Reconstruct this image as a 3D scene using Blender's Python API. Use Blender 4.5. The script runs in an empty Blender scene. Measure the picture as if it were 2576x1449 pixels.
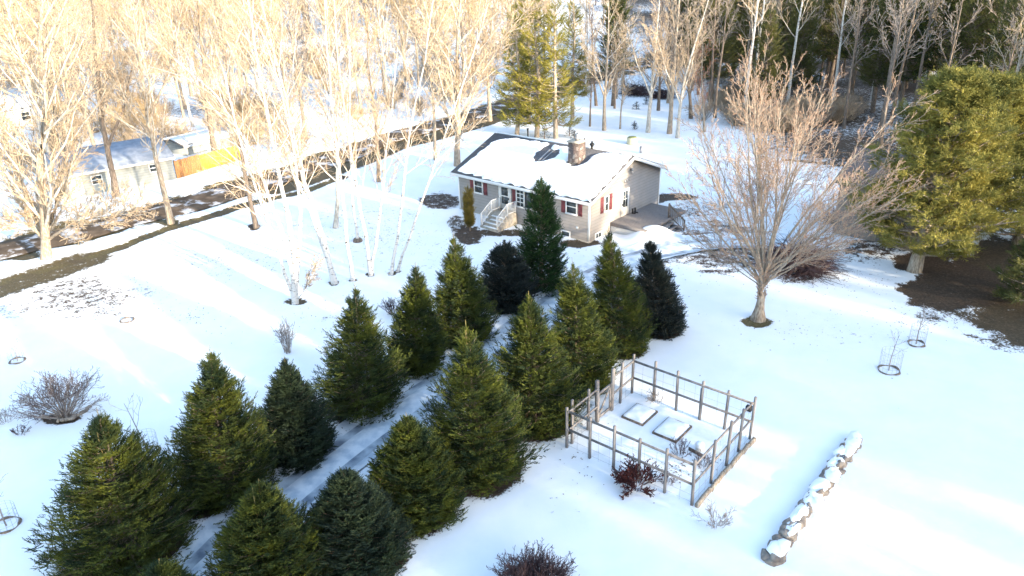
import bpy, math, random
import numpy as np
from mathutils import Matrix, Vector
C = bpy.context.scene
COL = C.collection
R_ = math.radians

# ------------------------------------------------------------------ camera
CAM_H = 16.4
FPX, PITCH, ROLL = 1838.8, .425, -.031          # focal length in pixels of a 2576 px wide frame
cam_d = bpy.data.cameras.new('camera')
cam = bpy.data.objects.new('camera', cam_d)
COL.objects.link(cam)
cam_d.sensor_width = 36.0
cam_d.lens = 36.0 * FPX / 2576.0
cam_d.clip_start = .5
cam_d.clip_end = 3000
cam.matrix_world = Matrix.Translation((0, 0, CAM_H)) @ Matrix.Rotation(math.pi / 2 - PITCH, 4, 'X') @ Matrix.Rotation(ROLL, 4, 'Z')
C.camera = cam

# ------------------------------------------------------------------ light
SUN_AZ, SUN_EL = R_(131), R_(12)
w = bpy.data.worlds.new('World')
C.world = w
w.use_nodes = True
nt = w.node_tree
sky = nt.nodes.new('ShaderNodeTexSky')
sky.sky_type = 'NISHITA'
sky.sun_disc = False
sky.sun_elevation = SUN_EL
sky.sun_rotation = SUN_AZ
sky.air_density = 1.0
sky.dust_density = 1.0
bg = nt.nodes['Background']
nt.links.new(sky.outputs[0], bg.inputs[0])
bg.inputs[1].default_value = .15
sl = bpy.data.lights.new('sun', 'SUN')
sl.energy = 2.5
sl.angle = R_(.9)
sl.color = (1.0, .85, .63)
sun = bpy.data.objects.new('sun', sl)
COL.objects.link(sun)
sun_dir = Vector((math.sin(SUN_AZ) * math.cos(SUN_EL), math.cos(SUN_AZ) * math.cos(SUN_EL), math.sin(SUN_EL)))
sun.rotation_euler = sun_dir.to_track_quat('Z', 'Y').to_euler()
C.view_settings.view_transform = 'Standard'
C.view_settings.look = 'None'
C.view_settings.exposure = 2.55
C.view_settings.gamma = 1.0
C.render.engine = 'CYCLES'
C.cycles.max_bounces = 6
C.cycles.diffuse_bounces = 3
C.cycles.glossy_bounces = 2
C.cycles.transparent_max_bounces = 4

# ------------------------------------------------------------------ ground shape, pixel <-> place
def smooth(a, b, x):
    t = np.clip((x - a) / (b - a), 0, 1)
    return t * t * (3 - 2 * t)

def flat_ray(u, v):
    a, b = u - 1288.0, v - 724.5
    x = (a * math.cos(ROLL) + b * math.sin(ROLL)) / FPX
    y = -(-a * math.sin(ROLL) + b * math.cos(ROLL)) / FPX
    c, s = math.cos(PITCH), math.sin(PITCH)
    return x, c + y * s, -s + y * c

def G0(u, v, z=0.0):
    r = flat_ray(u, v)
    t = (z - CAM_H) / r[2]
    return r[0] * t, r[1] * t

BUMPS = []          # (x, y, radius, height)
for (u, v, rad, h) in [(1640, 596, 1.0, .5), (1672, 600, .9, .4), (1612, 602, .8, .35),
                       (1745, 528, 2.2, .3), (1690, 520, 1.2, .22), (1640, 1003, .7, .07), (1060, 990, .9, .12), (520, 1330, .9, .15)]:
    x, y = G0(u, v)
    BUMPS.append((x, y, rad, h))

def Z(x, y):
    x = np.asarray(x, float); y = np.asarray(y, float)
    d = np.hypot(x * .8, y)
    z = smooth(105, 330, d) * 16 + smooth(300, 520, d) * 22
    k = smooth(30, 60, d) * .5 + .35
    z = z + k * (.10 * np.sin(x * .23 + 1.1) * np.cos(y * .19) + .05 * np.sin(x * .61 + y * .47))
    hx, hy = 6.5, 47.0                       # level pad under the house
    pad = np.exp(-(((x - hx) / 11) ** 2 + ((y - hy) / 9) ** 2) ** 2)
    z = z * (1 - pad)
    for (bx, by, r, h) in BUMPS:
        z = z + h * np.exp(-(((x - bx) ** 2 + (y - by) ** 2) / r ** 2))
    return z

def G(u, v):
    z = 0.0
    x, y = G0(u, v, z)
    for _ in range(12):
        z = float(Z(x, y))
        x, y = G0(u, v, z)
    return x, y, z

def V(u, v, y):
    """the point seen at (u, v) that stands y metres in front of the camera"""
    r = flat_ray(u, v)
    t = y / r[1]
    return (r[0] * t, y, CAM_H + r[2] * t)

# ------------------------------------------------------------------ mesh helpers
def mesh_obj(name, verts, faces, mats, parent=None, mat_idx=None, smooth_=False):
    """faces: list of int arrays, each (n, k)"""
    me = bpy.data.meshes.new(name)
    verts = np.asarray(verts, np.float32).reshape(-1, 3)
    faces = [np.asarray(f, np.int32) for f in faces if len(f)]
    me.vertices.add(len(verts))
    me.vertices.foreach_set('co', verts.ravel())
    nl = sum(f.size for f in faces); nf = sum(len(f) for f in faces)
    me.loops.add(nl)
    me.loops.foreach_set('vertex_index', np.concatenate([f.ravel() for f in faces]))
    me.polygons.add(nf)
    tot = np.concatenate([np.full(len(f), f.shape[1], np.int32) for f in faces])
    st = np.concatenate([[0], np.cumsum(tot)[:-1]]).astype(np.int32)
    me.polygons.foreach_set('loop_start', st)
    me.polygons.foreach_set('loop_total', tot)
    if mat_idx is not None:
        me.polygons.foreach_set('material_index', np.asarray(mat_idx, np.int32))
    if smooth_:
        me.polygons.foreach_set('use_smooth', np.ones(nf, bool))
    for m in (mats if isinstance(mats, (list, tuple)) else [mats]):
        me.materials.append(m)
    me.update(calc_edges=True)
    me.validate()
    o = bpy.data.objects.new(name, me)
    COL.objects.link(o)
    if parent is not None:
        o.parent = parent
    return o

def tag(o, label=None, cat=None, group=None, kind=None):
    if label: o['label'] = label
    if cat: o['category'] = cat
    if group: o['group'] = group
    if kind: o['kind'] = kind
    return o

def empty(name, loc, rz=0, label=None, cat=None, group=None):
    o = bpy.data.objects.new(name, None)
    COL.objects.link(o)
    o.location = loc
    o.rotation_euler = (0, 0, rz)
    o.empty_display_size = .3
    return tag(o, label, cat, group)

def dup(o, loc, rz=0, s=1.0, label=None, group=None, parent=None):
    c = o.copy()
    COL.objects.link(c)
    c.parent = parent
    if parent is None:
        c.location = loc
        c.rotation_euler = (0, 0, rz)
        c.scale = (s, s, s) if not isinstance(s, tuple) else s
        if label: c['label'] = label
        if group: c['group'] = group
    for ch in list(o.children):
        dup(ch, None, parent=c)
    return c

class MB:
    """collects boxes, prisms, bars into one mesh"""
    def __init__(s):
        s.v = []; s.f = {}; s.n = 0
    def add(s, v, f):
        for q in f:
            s.f.setdefault(len(q), []).append([i + s.n for i in q])
        s.v += [tuple(p) for p in v]; s.n += len(v)
        return s
    def box(s, x0, x1, y0, y1, z0, z1):
        v = [(x, y, z) for z in (z0, z1) for (x, y) in ((x0, y0), (x1, y0), (x1, y1), (x0, y1))]
        return s.add(v, [(0, 3, 2, 1), (4, 5, 6, 7), (0, 1, 5, 4), (1, 2, 6, 5), (2, 3, 7, 6), (3, 0, 4, 7)])
    def bar(s, a, b, w, h=None, up=(0, 0, 1)):
        h = h or w
        a = Vector(a); b = Vector(b); d = (b - a).normalized()
        up = Vector(up)
        if abs(d.dot(up)) > .98: up = Vector((1, 0, 0))
        r = d.cross(up).normalized(); u = r.cross(d)
        v = []
        for p in (a, b):
            for (i, j) in ((-1, -1), (1, -1), (1, 1), (-1, 1)):
                v.append(p + r * (w / 2 * i) + u * (h / 2 * j))
        return s.add(v, [(0, 3, 2, 1), (4, 5, 6, 7), (0, 1, 5, 4), (1, 2, 6, 5), (2, 3, 7, 6), (3, 0, 4, 7)])
    def tube(s, pts, rads, k=8, cap=True):
        pts = [Vector(p) for p in pts]
        rings = []
        for i, p in enumerate(pts):
            d = (pts[min(i + 1, len(pts) - 1)] - pts[max(i - 1, 0)]).normalized()
            up = Vector((0, 0, 1)) if abs(d.z) < .9 else Vector((1, 0, 0))
            r = d.cross(up).normalized(); u = r.cross(d)
            rings += [p + (r * math.cos(2 * math.pi * j / k) + u * math.sin(2 * math.pi * j / k)) * rads[i] for j in range(k)]
        f = []
        for i in range(len(pts) - 1):
            for j in range(k):
                a = i * k + j; b = i * k + (j + 1) % k
                f.append((a, b, b + k, a + k))
        if cap:
            f.append(tuple(range(k - 1, -1, -1))); m = (len(pts) - 1) * k
            f.append(tuple(m + j for j in range(k)))
        return s.add(rings, f)
    def build(s, name, mat, parent=None, smooth_=False):
        return mesh_obj(name, s.v, [np.array(a) for a in s.f.values()], mat, parent, smooth_=smooth_)

class Tubes:
    """many thin tapered limbs, built as arrays"""
    def __init__(s):
        s.g = {}
    def add(s, pts, rads, k=3, m=0):
        s.g.setdefault((len(pts), k, m), []).append((pts, rads))
    def arrays(s):
        VV, FF, MM = [], [], []; off = 0
        for (n, k, m), L in s.g.items():
            P = np.array([a for a, _ in L], float); Rr = np.array([b for _, b in L], float)
            T = np.empty_like(P)
            T[:, 1:-1] = P[:, 2:] - P[:, :-2]; T[:, 0] = P[:, 1] - P[:, 0]; T[:, -1] = P[:, -1] - P[:, -2]
            T /= np.linalg.norm(T, axis=2, keepdims=True) + 1e-9
            up = np.where(np.abs(T[:, :, 2:3]) > .9, np.array([1., 0, 0]), np.array([0, 0, 1.]))
            A = np.cross(T, up); A /= np.linalg.norm(A, axis=2, keepdims=True) + 1e-9
            B = np.cross(A, T)
            ang = np.arange(k) * 2 * math.pi / k
            ring = P[:, :, None, :] + Rr[:, :, None, None] * (A[:, :, None, :] * np.cos(ang)[None, None, :, None] + B[:, :, None, :] * np.sin(ang)[None, None, :, None])
            N = len(L)
            VV.append(ring.reshape(-1, 3))
            i = np.arange(n - 1)[:, None] * k; j = np.arange(k)[None, :]; j2 = (j + 1) % k
            q = np.stack([i + j, i + j2, i + j2 + k, i + j + k], -1).reshape(-1, 4)
            q = (q[None] + (np.arange(N) * n * k)[:, None, None]).reshape(-1, 4) + off
            FF.append(q); MM.append(np.full(len(q), m)); off += N * n * k
        return np.concatenate(VV), np.concatenate(FF), np.concatenate(MM)
    def build(s, name, mats, parent=None):
        v, f, m = s.arrays()
        return mesh_obj(name, v, [f], mats, parent, m, True)

# ------------------------------------------------------------------ materials
def mat(name, col, rough=.8, col2=None, scale=4.0, detail=4, bump=0.0, contrast=(.35, .65), coords='Object', stretch=(1, 1, 1), metallic=0, spec=.3, transl=0):
    m = bpy.data.materials.new(name)
    m.use_nodes = True
    t = m.node_tree
    b = t.nodes['Principled BSDF']
    b.inputs['Roughness'].default_value = rough
    b.inputs['Metallic'].default_value = metallic
    b.inputs['Specular IOR Level'].default_value = spec
    b.inputs['Base Color'].default_value = (*col, 1)
    if col2 is not None or bump:
        tc = t.nodes.new('ShaderNodeTexCoord')
        mp = t.nodes.new('ShaderNodeMapping')
        mp.inputs['Scale'].default_value = stretch
        n = t.nodes.new('ShaderNodeTexNoise')
        n.inputs['Scale'].default_value = scale
        n.inputs['Detail'].default_value = detail
        t.links.new(tc.outputs[coords], mp.inputs[0])
        t.links.new(mp.outputs[0], n.inputs['Vector'])
        if col2 is not None:
            r = t.nodes.new('ShaderNodeValToRGB')
            r.color_ramp.elements[0].position = contrast[0]
            r.color_ramp.elements[1].position = contrast[1]
            r.color_ramp.elements[0].color = (*col, 1)
            r.color_ramp.elements[1].color = (*col2, 1)
            t.links.new(n.outputs['Fac'], r.inputs[0])
            t.links.new(r.outputs[0], b.inputs['Base Color'])
        if bump:
            bp = t.nodes.new('ShaderNodeBump')
            bp.inputs['Strength'].default_value = bump
            bp.inputs['Distance'].default_value = .05
            t.links.new(n.outputs['Fac'], bp.inputs['Height'])
            t.links.new(bp.outputs[0], b.inputs['Normal'])
    if transl:
        out = t.nodes['Material Output']
        tr = t.nodes.new('ShaderNodeBsdfTranslucent')
        mx = t.nodes.new('ShaderNodeMixShader')
        mx.inputs[0].default_value = transl
        src = b.inputs['Base Color'].links
        if src: t.links.new(src[0].from_socket, tr.inputs[0])
        else: tr.inputs[0].default_value = (*col, 1)
        t.links.new(b.outputs[0], mx.inputs[1]); t.links.new(tr.outputs[0], mx.inputs[2])
        t.links.new(mx.outputs[0], out.inputs[0])
    return m

M = {}
SNOW = (.80, .82, .84)
M['snow'] = mat('snow', SNOW, .7, (.84, .85, .86), 3, 5, .25, spec=.2)
M['bark'] = mat('bark', (.20, .15, .11), .9, (.42, .36, .29), 5, 5, .5, stretch=(3, 3, .7))
M['bark_dark'] = mat('bark_dark', (.10, .075, .06), .9, (.24, .19, .15), 5, 5, .5, stretch=(3, 3, .7))
M['bark_pale'] = mat('bark_pale', (.30, .27, .23), .85, (.58, .54, .48), 4, 5, .4, stretch=(2, 2, .8))
M['birch'] = mat('birch', (.06, .05, .05), .7, (.60, .57, .53), 3.5, 6, .3, contrast=(.34, .44), stretch=(1.5, 1.5, 4))
M['birch_limb'] = mat('birch_limb', (.46, .40, .35), .8, (.74, .69, .62), 3, 4)
M['twig_tan'] = mat('twig_tan', (.34, .25, .17), .9, (.50, .40, .28), 1.2, 3)
M['twig_orange'] = mat('twig_orange', (.36, .25, .14), .9, (.52, .40, .24), .6, 3)
M['twig_maple'] = mat('twig_maple', (.30, .18, .125), .9, (.46, .32, .23), .8, 3)
M['twig_red'] = mat('twig_red', (.28, .11, .07), .9, (.38, .19, .12), .8, 3)
M['twig_dark'] = mat('twig_dark', (.055, .034, .038), .9, (.10, .062, .062), 2, 3)
M['twig_grey'] = mat('twig_grey', (.22, .18, .16), .9, (.36, .31, .27), 1, 3)
M['berry'] = mat('berry', (.035, .010, .012), .8, (.10, .025, .02), 2, 3)
M['spruce'] = mat('spruce', (.012, .028, .011), .75, (.108, .124, .013), 1.5, 5, contrast=(.38, .68), transl=.12)
M['spruce_blue'] = mat('spruce_blue', (.011, .023, .016), .75, (.036, .056, .024), 1.6, 4, contrast=(.38, .64), transl=.1)
M['spruce_dark'] = mat('spruce_dark', (.009, .014, .014), .75, (.024, .034, .028), 1.6, 4, transl=.08)
M['fir'] = mat('fir', (.008, .028, .009), .75, (.030, .072, .014), 1.8, 4, transl=.12)
M['shoot'] = mat('shoot', (.20, .16, .06), .8, (.30, .24, .10), 3, 3)
M['pine'] = mat('pine', (.085, .092, .022), .75, (.29, .255, .055), .9, 4, contrast=(.35, .62), transl=.18)
M['pine_far'] = mat('pine_far', (.05, .065, .02), .8, (.14, .13, .035), .5, 4, transl=.15)
M['pine_gold'] = mat('pine_gold', (.13, .13, .02), .8, (.34, .29, .05), .6, 4, transl=.2)
M['cedar'] = mat('cedar', (.11, .09, .02), .8, (.26, .19, .04), 2.2, 4, transl=.15)
M['siding'] = None

def siding(name, col):
    m = mat(name, col, .7)
    t = m.node_tree; b = t.nodes['Principled BSDF']
    tc = t.nodes.new('ShaderNodeTexCoord'); sx = t.nodes.new('ShaderNodeSeparateXYZ')
    t.links.new(tc.outputs['Object'], sx.inputs[0])
    a = t.nodes.new('ShaderNodeMath'); a.operation = 'MULTIPLY'; a.inputs[1].default_value = 1 / .21
    f = t.nodes.new('ShaderNodeMath'); f.operation = 'FRACT'
    t.links.new(sx.outputs[2], a.inputs[0]); t.links.new(a.outputs[0], f.inputs[0])
    r = t.nodes.new('ShaderNodeValToRGB')
    e = r.color_ramp.elements
    e[0].position = .0; e[0].color = (*[c * .55 for c in col], 1)
    e[1].position = .14; e[1].color = (*col, 1)
    n = t.nodes.new('ShaderNodeTexNoise'); n.inputs['Scale'].default_value = 1.3; n.inputs['Detail'].default_value = 6
    t.links.new(tc.outputs['Object'], n.inputs['Vector'])
    mx = t.nodes.new('ShaderNodeMix'); mx.data_type = 'RGBA'; mx.blend_type = 'MULTIPLY'
    mr = t.nodes.new('ShaderNodeMapRange'); mr.inputs[1].default_value = .3; mr.inputs[2].default_value = .7; mr.inputs[3].default_value = .85; mr.inputs[4].default_value = 1.0
    cb = t.nodes.new('ShaderNodeCombineColor')
    t.links.new(n.outputs['Fac'], mr.inputs[0])
    for i in range(3): t.links.new(mr.outputs[0], cb.inputs[i])
    mx.inputs[0].default_value = 1
    t.links.new(f.outputs[0], r.inputs[0]); t.links.new(r.outputs[0], mx.inputs[6]); t.links.new(cb.outputs[0], mx.inputs[7])
    t.links.new(mx.outputs[2], b.inputs['Base Color'])
    bp = t.nodes.new('ShaderNodeBump'); bp.inputs['Strength'].default_value = .15; bp.inputs['Distance'].default_value = .008
    t.links.new(f.outputs[0], bp.inputs['Height']); t.links.new(bp.outputs[0], b.inputs['Normal'])
    return m
M['siding'] = siding('siding', (.31, .285, .268))
M['siding_pale'] = siding('siding_pale', (.33, .34, .32))
M['white'] = mat('white_trim', (.78, .77, .75), .5, (.70, .69, .67), 3, 3)
M['shutter'] = mat('shutter', (.21, .055, .06), .6, (.15, .04, .045), 8, 3, .2)
M['glass'] = mat('window_glass', (.035, .045, .05), .12, spec=.6)
M['shingle'] = mat('shingle', (.07, .068, .075), .9, (.13, .125, .13), 14, 5, .6)
M['shingle_brown'] = mat('shingle_brown', (.13, .09, .075), .9, (.22, .16, .14), 12, 5, .6)
M['roof_blue'] = mat('roof_blue', (.22, .25, .30), .8, (.33, .36, .42), 2, 5, .2)
M['metal_dark'] = mat('metal_dark', (.03, .03, .032), .5, metallic=.4)
M['metal_grey'] = mat('metal_grey', (.35, .35, .36), .45, (.25, .25, .26), 6, 3, metallic=.6)
M['concrete'] = mat('concrete', (.42, .38, .32), .9, (.30, .27, .23), 5, 6, .4)
M['deck'] = mat('deck_boards', (.16, .145, .14), .85, (.24, .22, .215), 3, 5, .3, stretch=(1, 12, 1))
M['wood_grey'] = mat('weathered_wood', (.15, .135, .13), .9, (.27, .25, .24), 6, 5, .4, stretch=(1, 1, .3))
M['wood_barn'] = mat('barn_boards', (.16, .13, .11), .9, (.27, .23, .20), 3, 6, .5, stretch=(6, 6, .5))
M['wood_fence'] = mat('fence_boards', (.30, .14, .06), .85, (.48, .24, .09), 2.5, 5, .4, stretch=(5, 5, .6))
M['wood_yellow'] = mat('yellow_boards', (.52, .27, .045), .8, (.66, .38, .07), 2.5, 5, .3, stretch=(5, 5, .6))
M['rubber'] = mat('rubber', (.02, .02, .022), .5)
M['cream'] = mat('cream_plastic', (.55, .52, .36), .5, (.45, .42, .28), 4, 3)
M['moss'] = mat('moss_green', (.12, .16, .06), .8, (.2, .2, .1), 6, 3)

def stone_mat(name, a, b_, c_):
    m = mat(name, a, .9, b_, 2.5, 8, .8)
    t = m.node_tree; bs = t.nodes['Principled BSDF']
    vo = t.nodes.new('ShaderNodeTexVoronoi'); vo.inputs['Scale'].default_value = 4.2
    vd = t.nodes.new('ShaderNodeTexVoronoi'); vd.inputs['Scale'].default_value = 4.2; vd.feature = 'DISTANCE_TO_EDGE'
    tc = t.nodes.new('ShaderNodeTexCoord')
    t.links.new(tc.outputs['Object'], vo.inputs['Vector']); t.links.new(tc.outputs['Object'], vd.inputs['Vector'])
    sp = t.nodes.new('ShaderNodeSeparateColor'); t.links.new(vo.outputs['Color'], sp.inputs[0])
    r = t.nodes.new('ShaderNodeValToRGB'); e = r.color_ramp.elements
    e[0].color = (*a, 1); e[1].color = (*b_, 1); k = e.new(.5); k.color = (*c_, 1)
    t.links.new(sp.outputs[0], r.inputs[0])
    r2 = t.nodes.new('ShaderNodeValToRGB'); q = r2.color_ramp.elements
    q[0].position = .02; q[0].color = (.5, .5, .5, 1); q[1].position = .07; q[1].color = (1, 1, 1, 1)
    t.links.new(vd.outputs['Distance'], r2.inputs[0])
    mx = t.nodes.new('ShaderNodeMix'); mx.data_type = 'RGBA'; mx.blend_type = 'MULTIPLY'; mx.inputs[0].default_value = 1
    t.links.new(r.outputs[0], mx.inputs[6]); t.links.new(r2.outputs[0], mx.inputs[7])
    t.links.new(mx.outputs[2], bs.inputs['Base Color'])
    return m
M['chimney'] = stone_mat('chimney_stone', (.11, .09, .085), (.26, .23, .21), (.16, .115, .10))
M['rock'] = mat('rock', (.14, .12, .11), .95, (.30, .26, .22), 4, 7, .9)

# snow field: snow, with bare litter / grass where the 'bare' attribute says the snow has gone, plus the low rail's painted shadow
def ground_mat():
    m = bpy.data.materials.new('snow_ground'); m.use_nodes = True
    t = m.node_tree; b = t.nodes['Principled BSDF']; L = t.links.new; N = t.nodes.new
    geo = N('ShaderNodeNewGeometry')
    def noise(s, d=5, rough=.55):
        n = N('ShaderNodeTexNoise'); n.inputs['Scale'].default_value = s; n.inputs['Detail'].default_value = d; n.inputs['Roughness'].default_value = rough
        L(geo.outputs['Position'], n.inputs['Vector']); return n.outputs['Fac']
    def math_(op, a, b_=None, c=None):
        n = N('ShaderNodeMath'); n.operation = op
        for i, x in enumerate((a, b_, c)):
            if x is None: continue
            if isinstance(x, (int, float)): n.inputs[i].default_value = x
            else: L(x, n.inputs[i])
        return n.outputs[0]
    def ramp(f, *st):
        r = N('ShaderNodeValToRGB'); e = r.color_ramp.elements
        e[0].position, e[1].position = st[0][0], st[-1][0]
        e[0].color = (*st[0][1], 1); e[1].color = (*st[-1][1], 1)
        for p, c in st[1:-1]:
            k = e.new(p); k.color = (*c, 1)
        L(f, r.inputs[0]); return r.outputs[0]
    at = N('ShaderNodeAttribute'); at.attribute_name = 'bare'
    tn = N('ShaderNodeAttribute'); tn.attribute_name = 'tone'
    n1, n2, n3 = noise(2.3, 6), noise(9, 6, .7), noise(.5, 4)
    e = math_('ADD', math_('MULTIPLY', math_('SUBTRACT', n1, .5), 1.1), math_('MULTIPLY', math_('SUBTRACT', n2, .5), 1.5))
    k = math_('ADD', at.outputs['Fac'], e)
    k = math_('MULTIPLY', math_('SUBTRACT', k, .42), 5.0)
    # nothing at all where the attribute is zero
    gate = math_('MULTIPLY', at.outputs['Fac'], 12.0); gate.node.use_clamp = True
    k.node.use_clamp = True
    k = math_('MULTIPLY', k, gate)
    litter = ramp(n2, (.25, (.022, .015, .012)), (.5, (.055, .037, .029)), (.75, (.12, .085, .062)))
    grass = ramp(n2, (.25, (.040, .036, .016)), (.5, (.10, .082, .034)), (.75, (.22, .16, .08)))
    mx = N('ShaderNodeMix'); mx.data_type = 'RGBA'
    L(tn.outputs['Fac'], mx.inputs[0]); L(litter, mx.inputs[6]); L(grass, mx.inputs[7])
    snow = ramp(n3, (.3, (.78, .81, .84)), (.7, (.85, .86, .87)))
    m2 = N('ShaderNodeMix'); m2.data_type = 'RGBA'
    L(k, m2.inputs[0]); L(snow, m2.inputs[6]); L(mx.outputs[2], m2.inputs[7])
    L(m2.outputs[2], b.inputs['Base Color'])
    b.inputs['Roughness'].default_value = .75
    b.inputs['Specular IOR Level'].default_value = .2
    h = math_('ADD', math_('MULTIPLY', noise(1.1, 6, .5), .5), math_('MULTIPLY', n2, .12))
    h = math_('SUBTRACT', h, math_('MULTIPLY', k, .35))
    bp = N('ShaderNodeBump'); bp.inputs['Strength'].default_value = .55; bp.inputs['Distance'].default_value = .12
    L(h, bp.inputs['Height']); L(bp.outputs[0], b.inputs['Normal'])
    return m
M['ground'] = ground_mat()
M['road'] = mat('wet_asphalt', (.065, .048, .036), .95, (.17, .125, .09), 1.2, 8, .3, contrast=(.3, .7), spec=.05)
_t = M['road'].node_tree; _b = _t.nodes['Principled BSDF']; _o = _b.inputs['Base Color'].links[0].from_socket
_tc = _t.nodes.new('ShaderNodeNewGeometry'); _n = _t.nodes.new('ShaderNodeTexNoise'); _n.inputs['Scale'].default_value = .55; _n.inputs['Detail'].default_value = 9; _n.inputs['Roughness'].default_value = .65
_t.links.new(_tc.outputs['Position'], _n.inputs['Vector'])
_r = _t.nodes.new('ShaderNodeValToRGB'); _r.color_ramp.elements[0].position = .53; _r.color_ramp.elements[1].position = .60
_m = _t.nodes.new('ShaderNodeMix'); _m.data_type = 'RGBA'; _m.inputs[7].default_value = (.55, .54, .55, 1)
_t.links.new(_n.outputs['Fac'], _r.inputs[0]); _t.links.new(_r.outputs[0], _m.inputs[0]); _t.links.new(_o, _m.inputs[6]); _t.links.new(_m.outputs[2], _b.inputs['Base Color'])

# ------------------------------------------------------------------ paths in plan
def poly_px(pts):
    return np.array([G(u, v)[:2] for u, v in pts])
def seg_dist(X, Y, P):
    d = np.full(X.shape, 1e9)
    for (a, b) in zip(P[:-1], P[1:]):
        ab = b - a; L2 = (ab ** 2).sum() + 1e-9
        t = np.clip(((X - a[0]) * ab[0] + (Y - a[1]) * ab[1]) / L2, 0, 1)
        d = np.minimum(d, np.hypot(X - a[0] - t * ab[0], Y - a[1] - t * ab[1]))
    return d
def resample(P, step):
    s = np.concatenate([[0], np.cumsum(np.linalg.norm(np.diff(P, axis=0), axis=1))])
    n = max(2, int(s[-1] / step)); t = np.linspace(0, s[-1], n)
    # Catmull-like smoothing by repeated averaging
    Q = np.stack([np.interp(t, s, P[:, i]) for i in range(2)], 1)
    k = max(1, int(2.5 / step))
    for _ in range(3):
        pad = np.concatenate([np.repeat(Q[:1], k, 0), Q, np.repeat(Q[-1:], k, 0)])
        c = np.cumsum(np.concatenate([np.zeros((1, 2)), pad]), 0)
        Q2 = (c[2 * k + 1:] - c[:-2 * k - 1]) / (2 * k + 1)
        Q2[0], Q2[-1] = Q[0], Q[-1]; Q = Q2
    return Q
ROAD = resample(poly_px([(-420, 735), (-200, 680), (0, 626), (200, 580), (400, 530), (600, 472), (700, 442), (850, 392), (1000, 340), (1150, 302), (1310, 248), (1440, 212), (1560, 178), (1700, 130)]), .8)
VERGE = poly_px([(-120, 760), (0, 712), (150, 668), (300, 622), (430, 572), (600, 520), (760, 484), (850, 448)])
DRIVE = resample(poly_px([(380, 1560), (500, 1440), (700, 1262), (880, 1118), (1070, 985), (1230, 872), (1370, 775), (1470, 700), (1560, 648), (1680, 620), (1820, 600), (2000, 610), (2100, 618)]), .4)

def smoothpos(P, half, X, Y):
    return seg_dist(X, Y, P) / half

# ------------------------------------------------------------------ spruce positions (base px, top px, radius px, kind)
SPRUCES = [
    (320, 1385, 1040, 176, 'spruce', 3, 'broad spruce nearest the lower left corner, sunlit in patches on its left flank'),
    (565, 1240, 885, 128, 'spruce', 1, 'tall spruce with a golden sunlit upper half at the left edge of the icy lane'),
    (748, 1140, 905, 92, 'spruce_blue', 1, 'small blue green spruce squeezed beside the gold topped one, tip just catching sun'),
    (908, 1020, 725, 108, 'spruce', 2, 'pointed dark spruce left of the lane with a thin yellow streak down its right shoulder'),
    (1045, 925, 670, 72, 'spruce', 1, 'narrow dark spruce with a pale slim top, beside the little twiggy shrub'),
    (1170, 850, 595, 82, 'spruce', 1, 'slender spruce with a bright golden spire in front of the birches and front steps'),
    (1275, 770, 600, 66, 'spruce_dark', 0, 'blackish round shouldered spruce left of the very tall green fir'),
    (1360, 722, 445, 66, 'fir', 1, 'tallest narrow green fir standing directly before the grey house front'),
    (1660, 828, 600, 66, 'spruce_dark', 1, 'dark bluish spruce at the far right end of the right hand row'),
    (1560, 872, 580, 82, 'spruce', 2, 'tall dark green spruce hiding the house corner and the lattice of the deck'),
    (1460, 955, 660, 92, 'spruce', 2, 'golden lit spruce third from the house end of the right hand row'),
    (1345, 1055, 745, 118, 'spruce', 3, 'very broad yellow lit spruce next to the left corner of the garden fence'),
    (1205, 1180, 820, 133, 'spruce', 4, 'wide spruce with several spiky golden leaders in the middle of the right hand row'),
    (1050, 1280, 1045, 118, 'spruce', 1, 'lower dark spruce with one tiny pale tip just right of the icy lane'),
    (905, 1400, 1180, 140, 'spruce_blue', 0, 'squat blunt topped spruce at the lower end of the right hand row'),
    (682, 1475, 1215, 140, 'spruce', 4, 'spruce cut by the bottom edge with two long pale leader shoots'),
    (400, 1640, 1415, 120, 'spruce', 4, 'spruce of which only pale golden leader tips poke above the bottom edge'),
]
def height_at(u, v, vt):
    x, y, z = G(u, v)
    lo, hi = 0.0, 60.0
    for _ in range(40):
        m_ = (lo + hi) / 2
        c, s = math.cos(PITCH), math.sin(PITCH)
        zz = z + m_ - CAM_H
        f = y * c - zz * s; up = y * s + zz * c
        a = FPX * x / f; b = -FPX * up / f
        if 724.5 + a * math.sin(ROLL) + b * math.cos(ROLL) > vt: lo = m_
        else: hi = m_
    return lo
TOPU = [245, 528, 716, 892, 1045, 1141, 1268, 1362, 1634, 1532, 1440, 1330, 1172, 1022, 862, 650, 395]
def project(x, y, z):
    c, s = math.cos(PITCH), math.sin(PITCH); zz = z - CAM_H
    f = y * c - zz * s; up = y * s + zz * c; a = FPX * x / f; b = -FPX * up / f
    return 1288 + a * math.cos(ROLL) - b * math.sin(ROLL), 724.5 + a * math.sin(ROLL) + b * math.cos(ROLL)
SP = []
for (u, v, vt, rp, kind, lead, lab), tu in zip(SPRUCES, TOPU):
    x, y, z = G(u, v)
    hh = height_at(u, v, vt)
    SP.append((x, y, z, hh, rp * math.hypot(y, CAM_H) / FPX, kind, lead, lab, (tu - project(x, y, z + hh)[0]) * math.hypot(y, CAM_H - hh) / FPX / hh))

HN = Vector((4.894, 42.779, 0)); HYAW = .841
HA = Vector((-math.sin(HYAW), math.cos(HYAW), 0)); HB = Vector((math.cos(HYAW), math.sin(HYAW), 0))
def hloc(t, s, z=0): return HN + HB * t + HA * s + Vector((0, 0, z))

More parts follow.
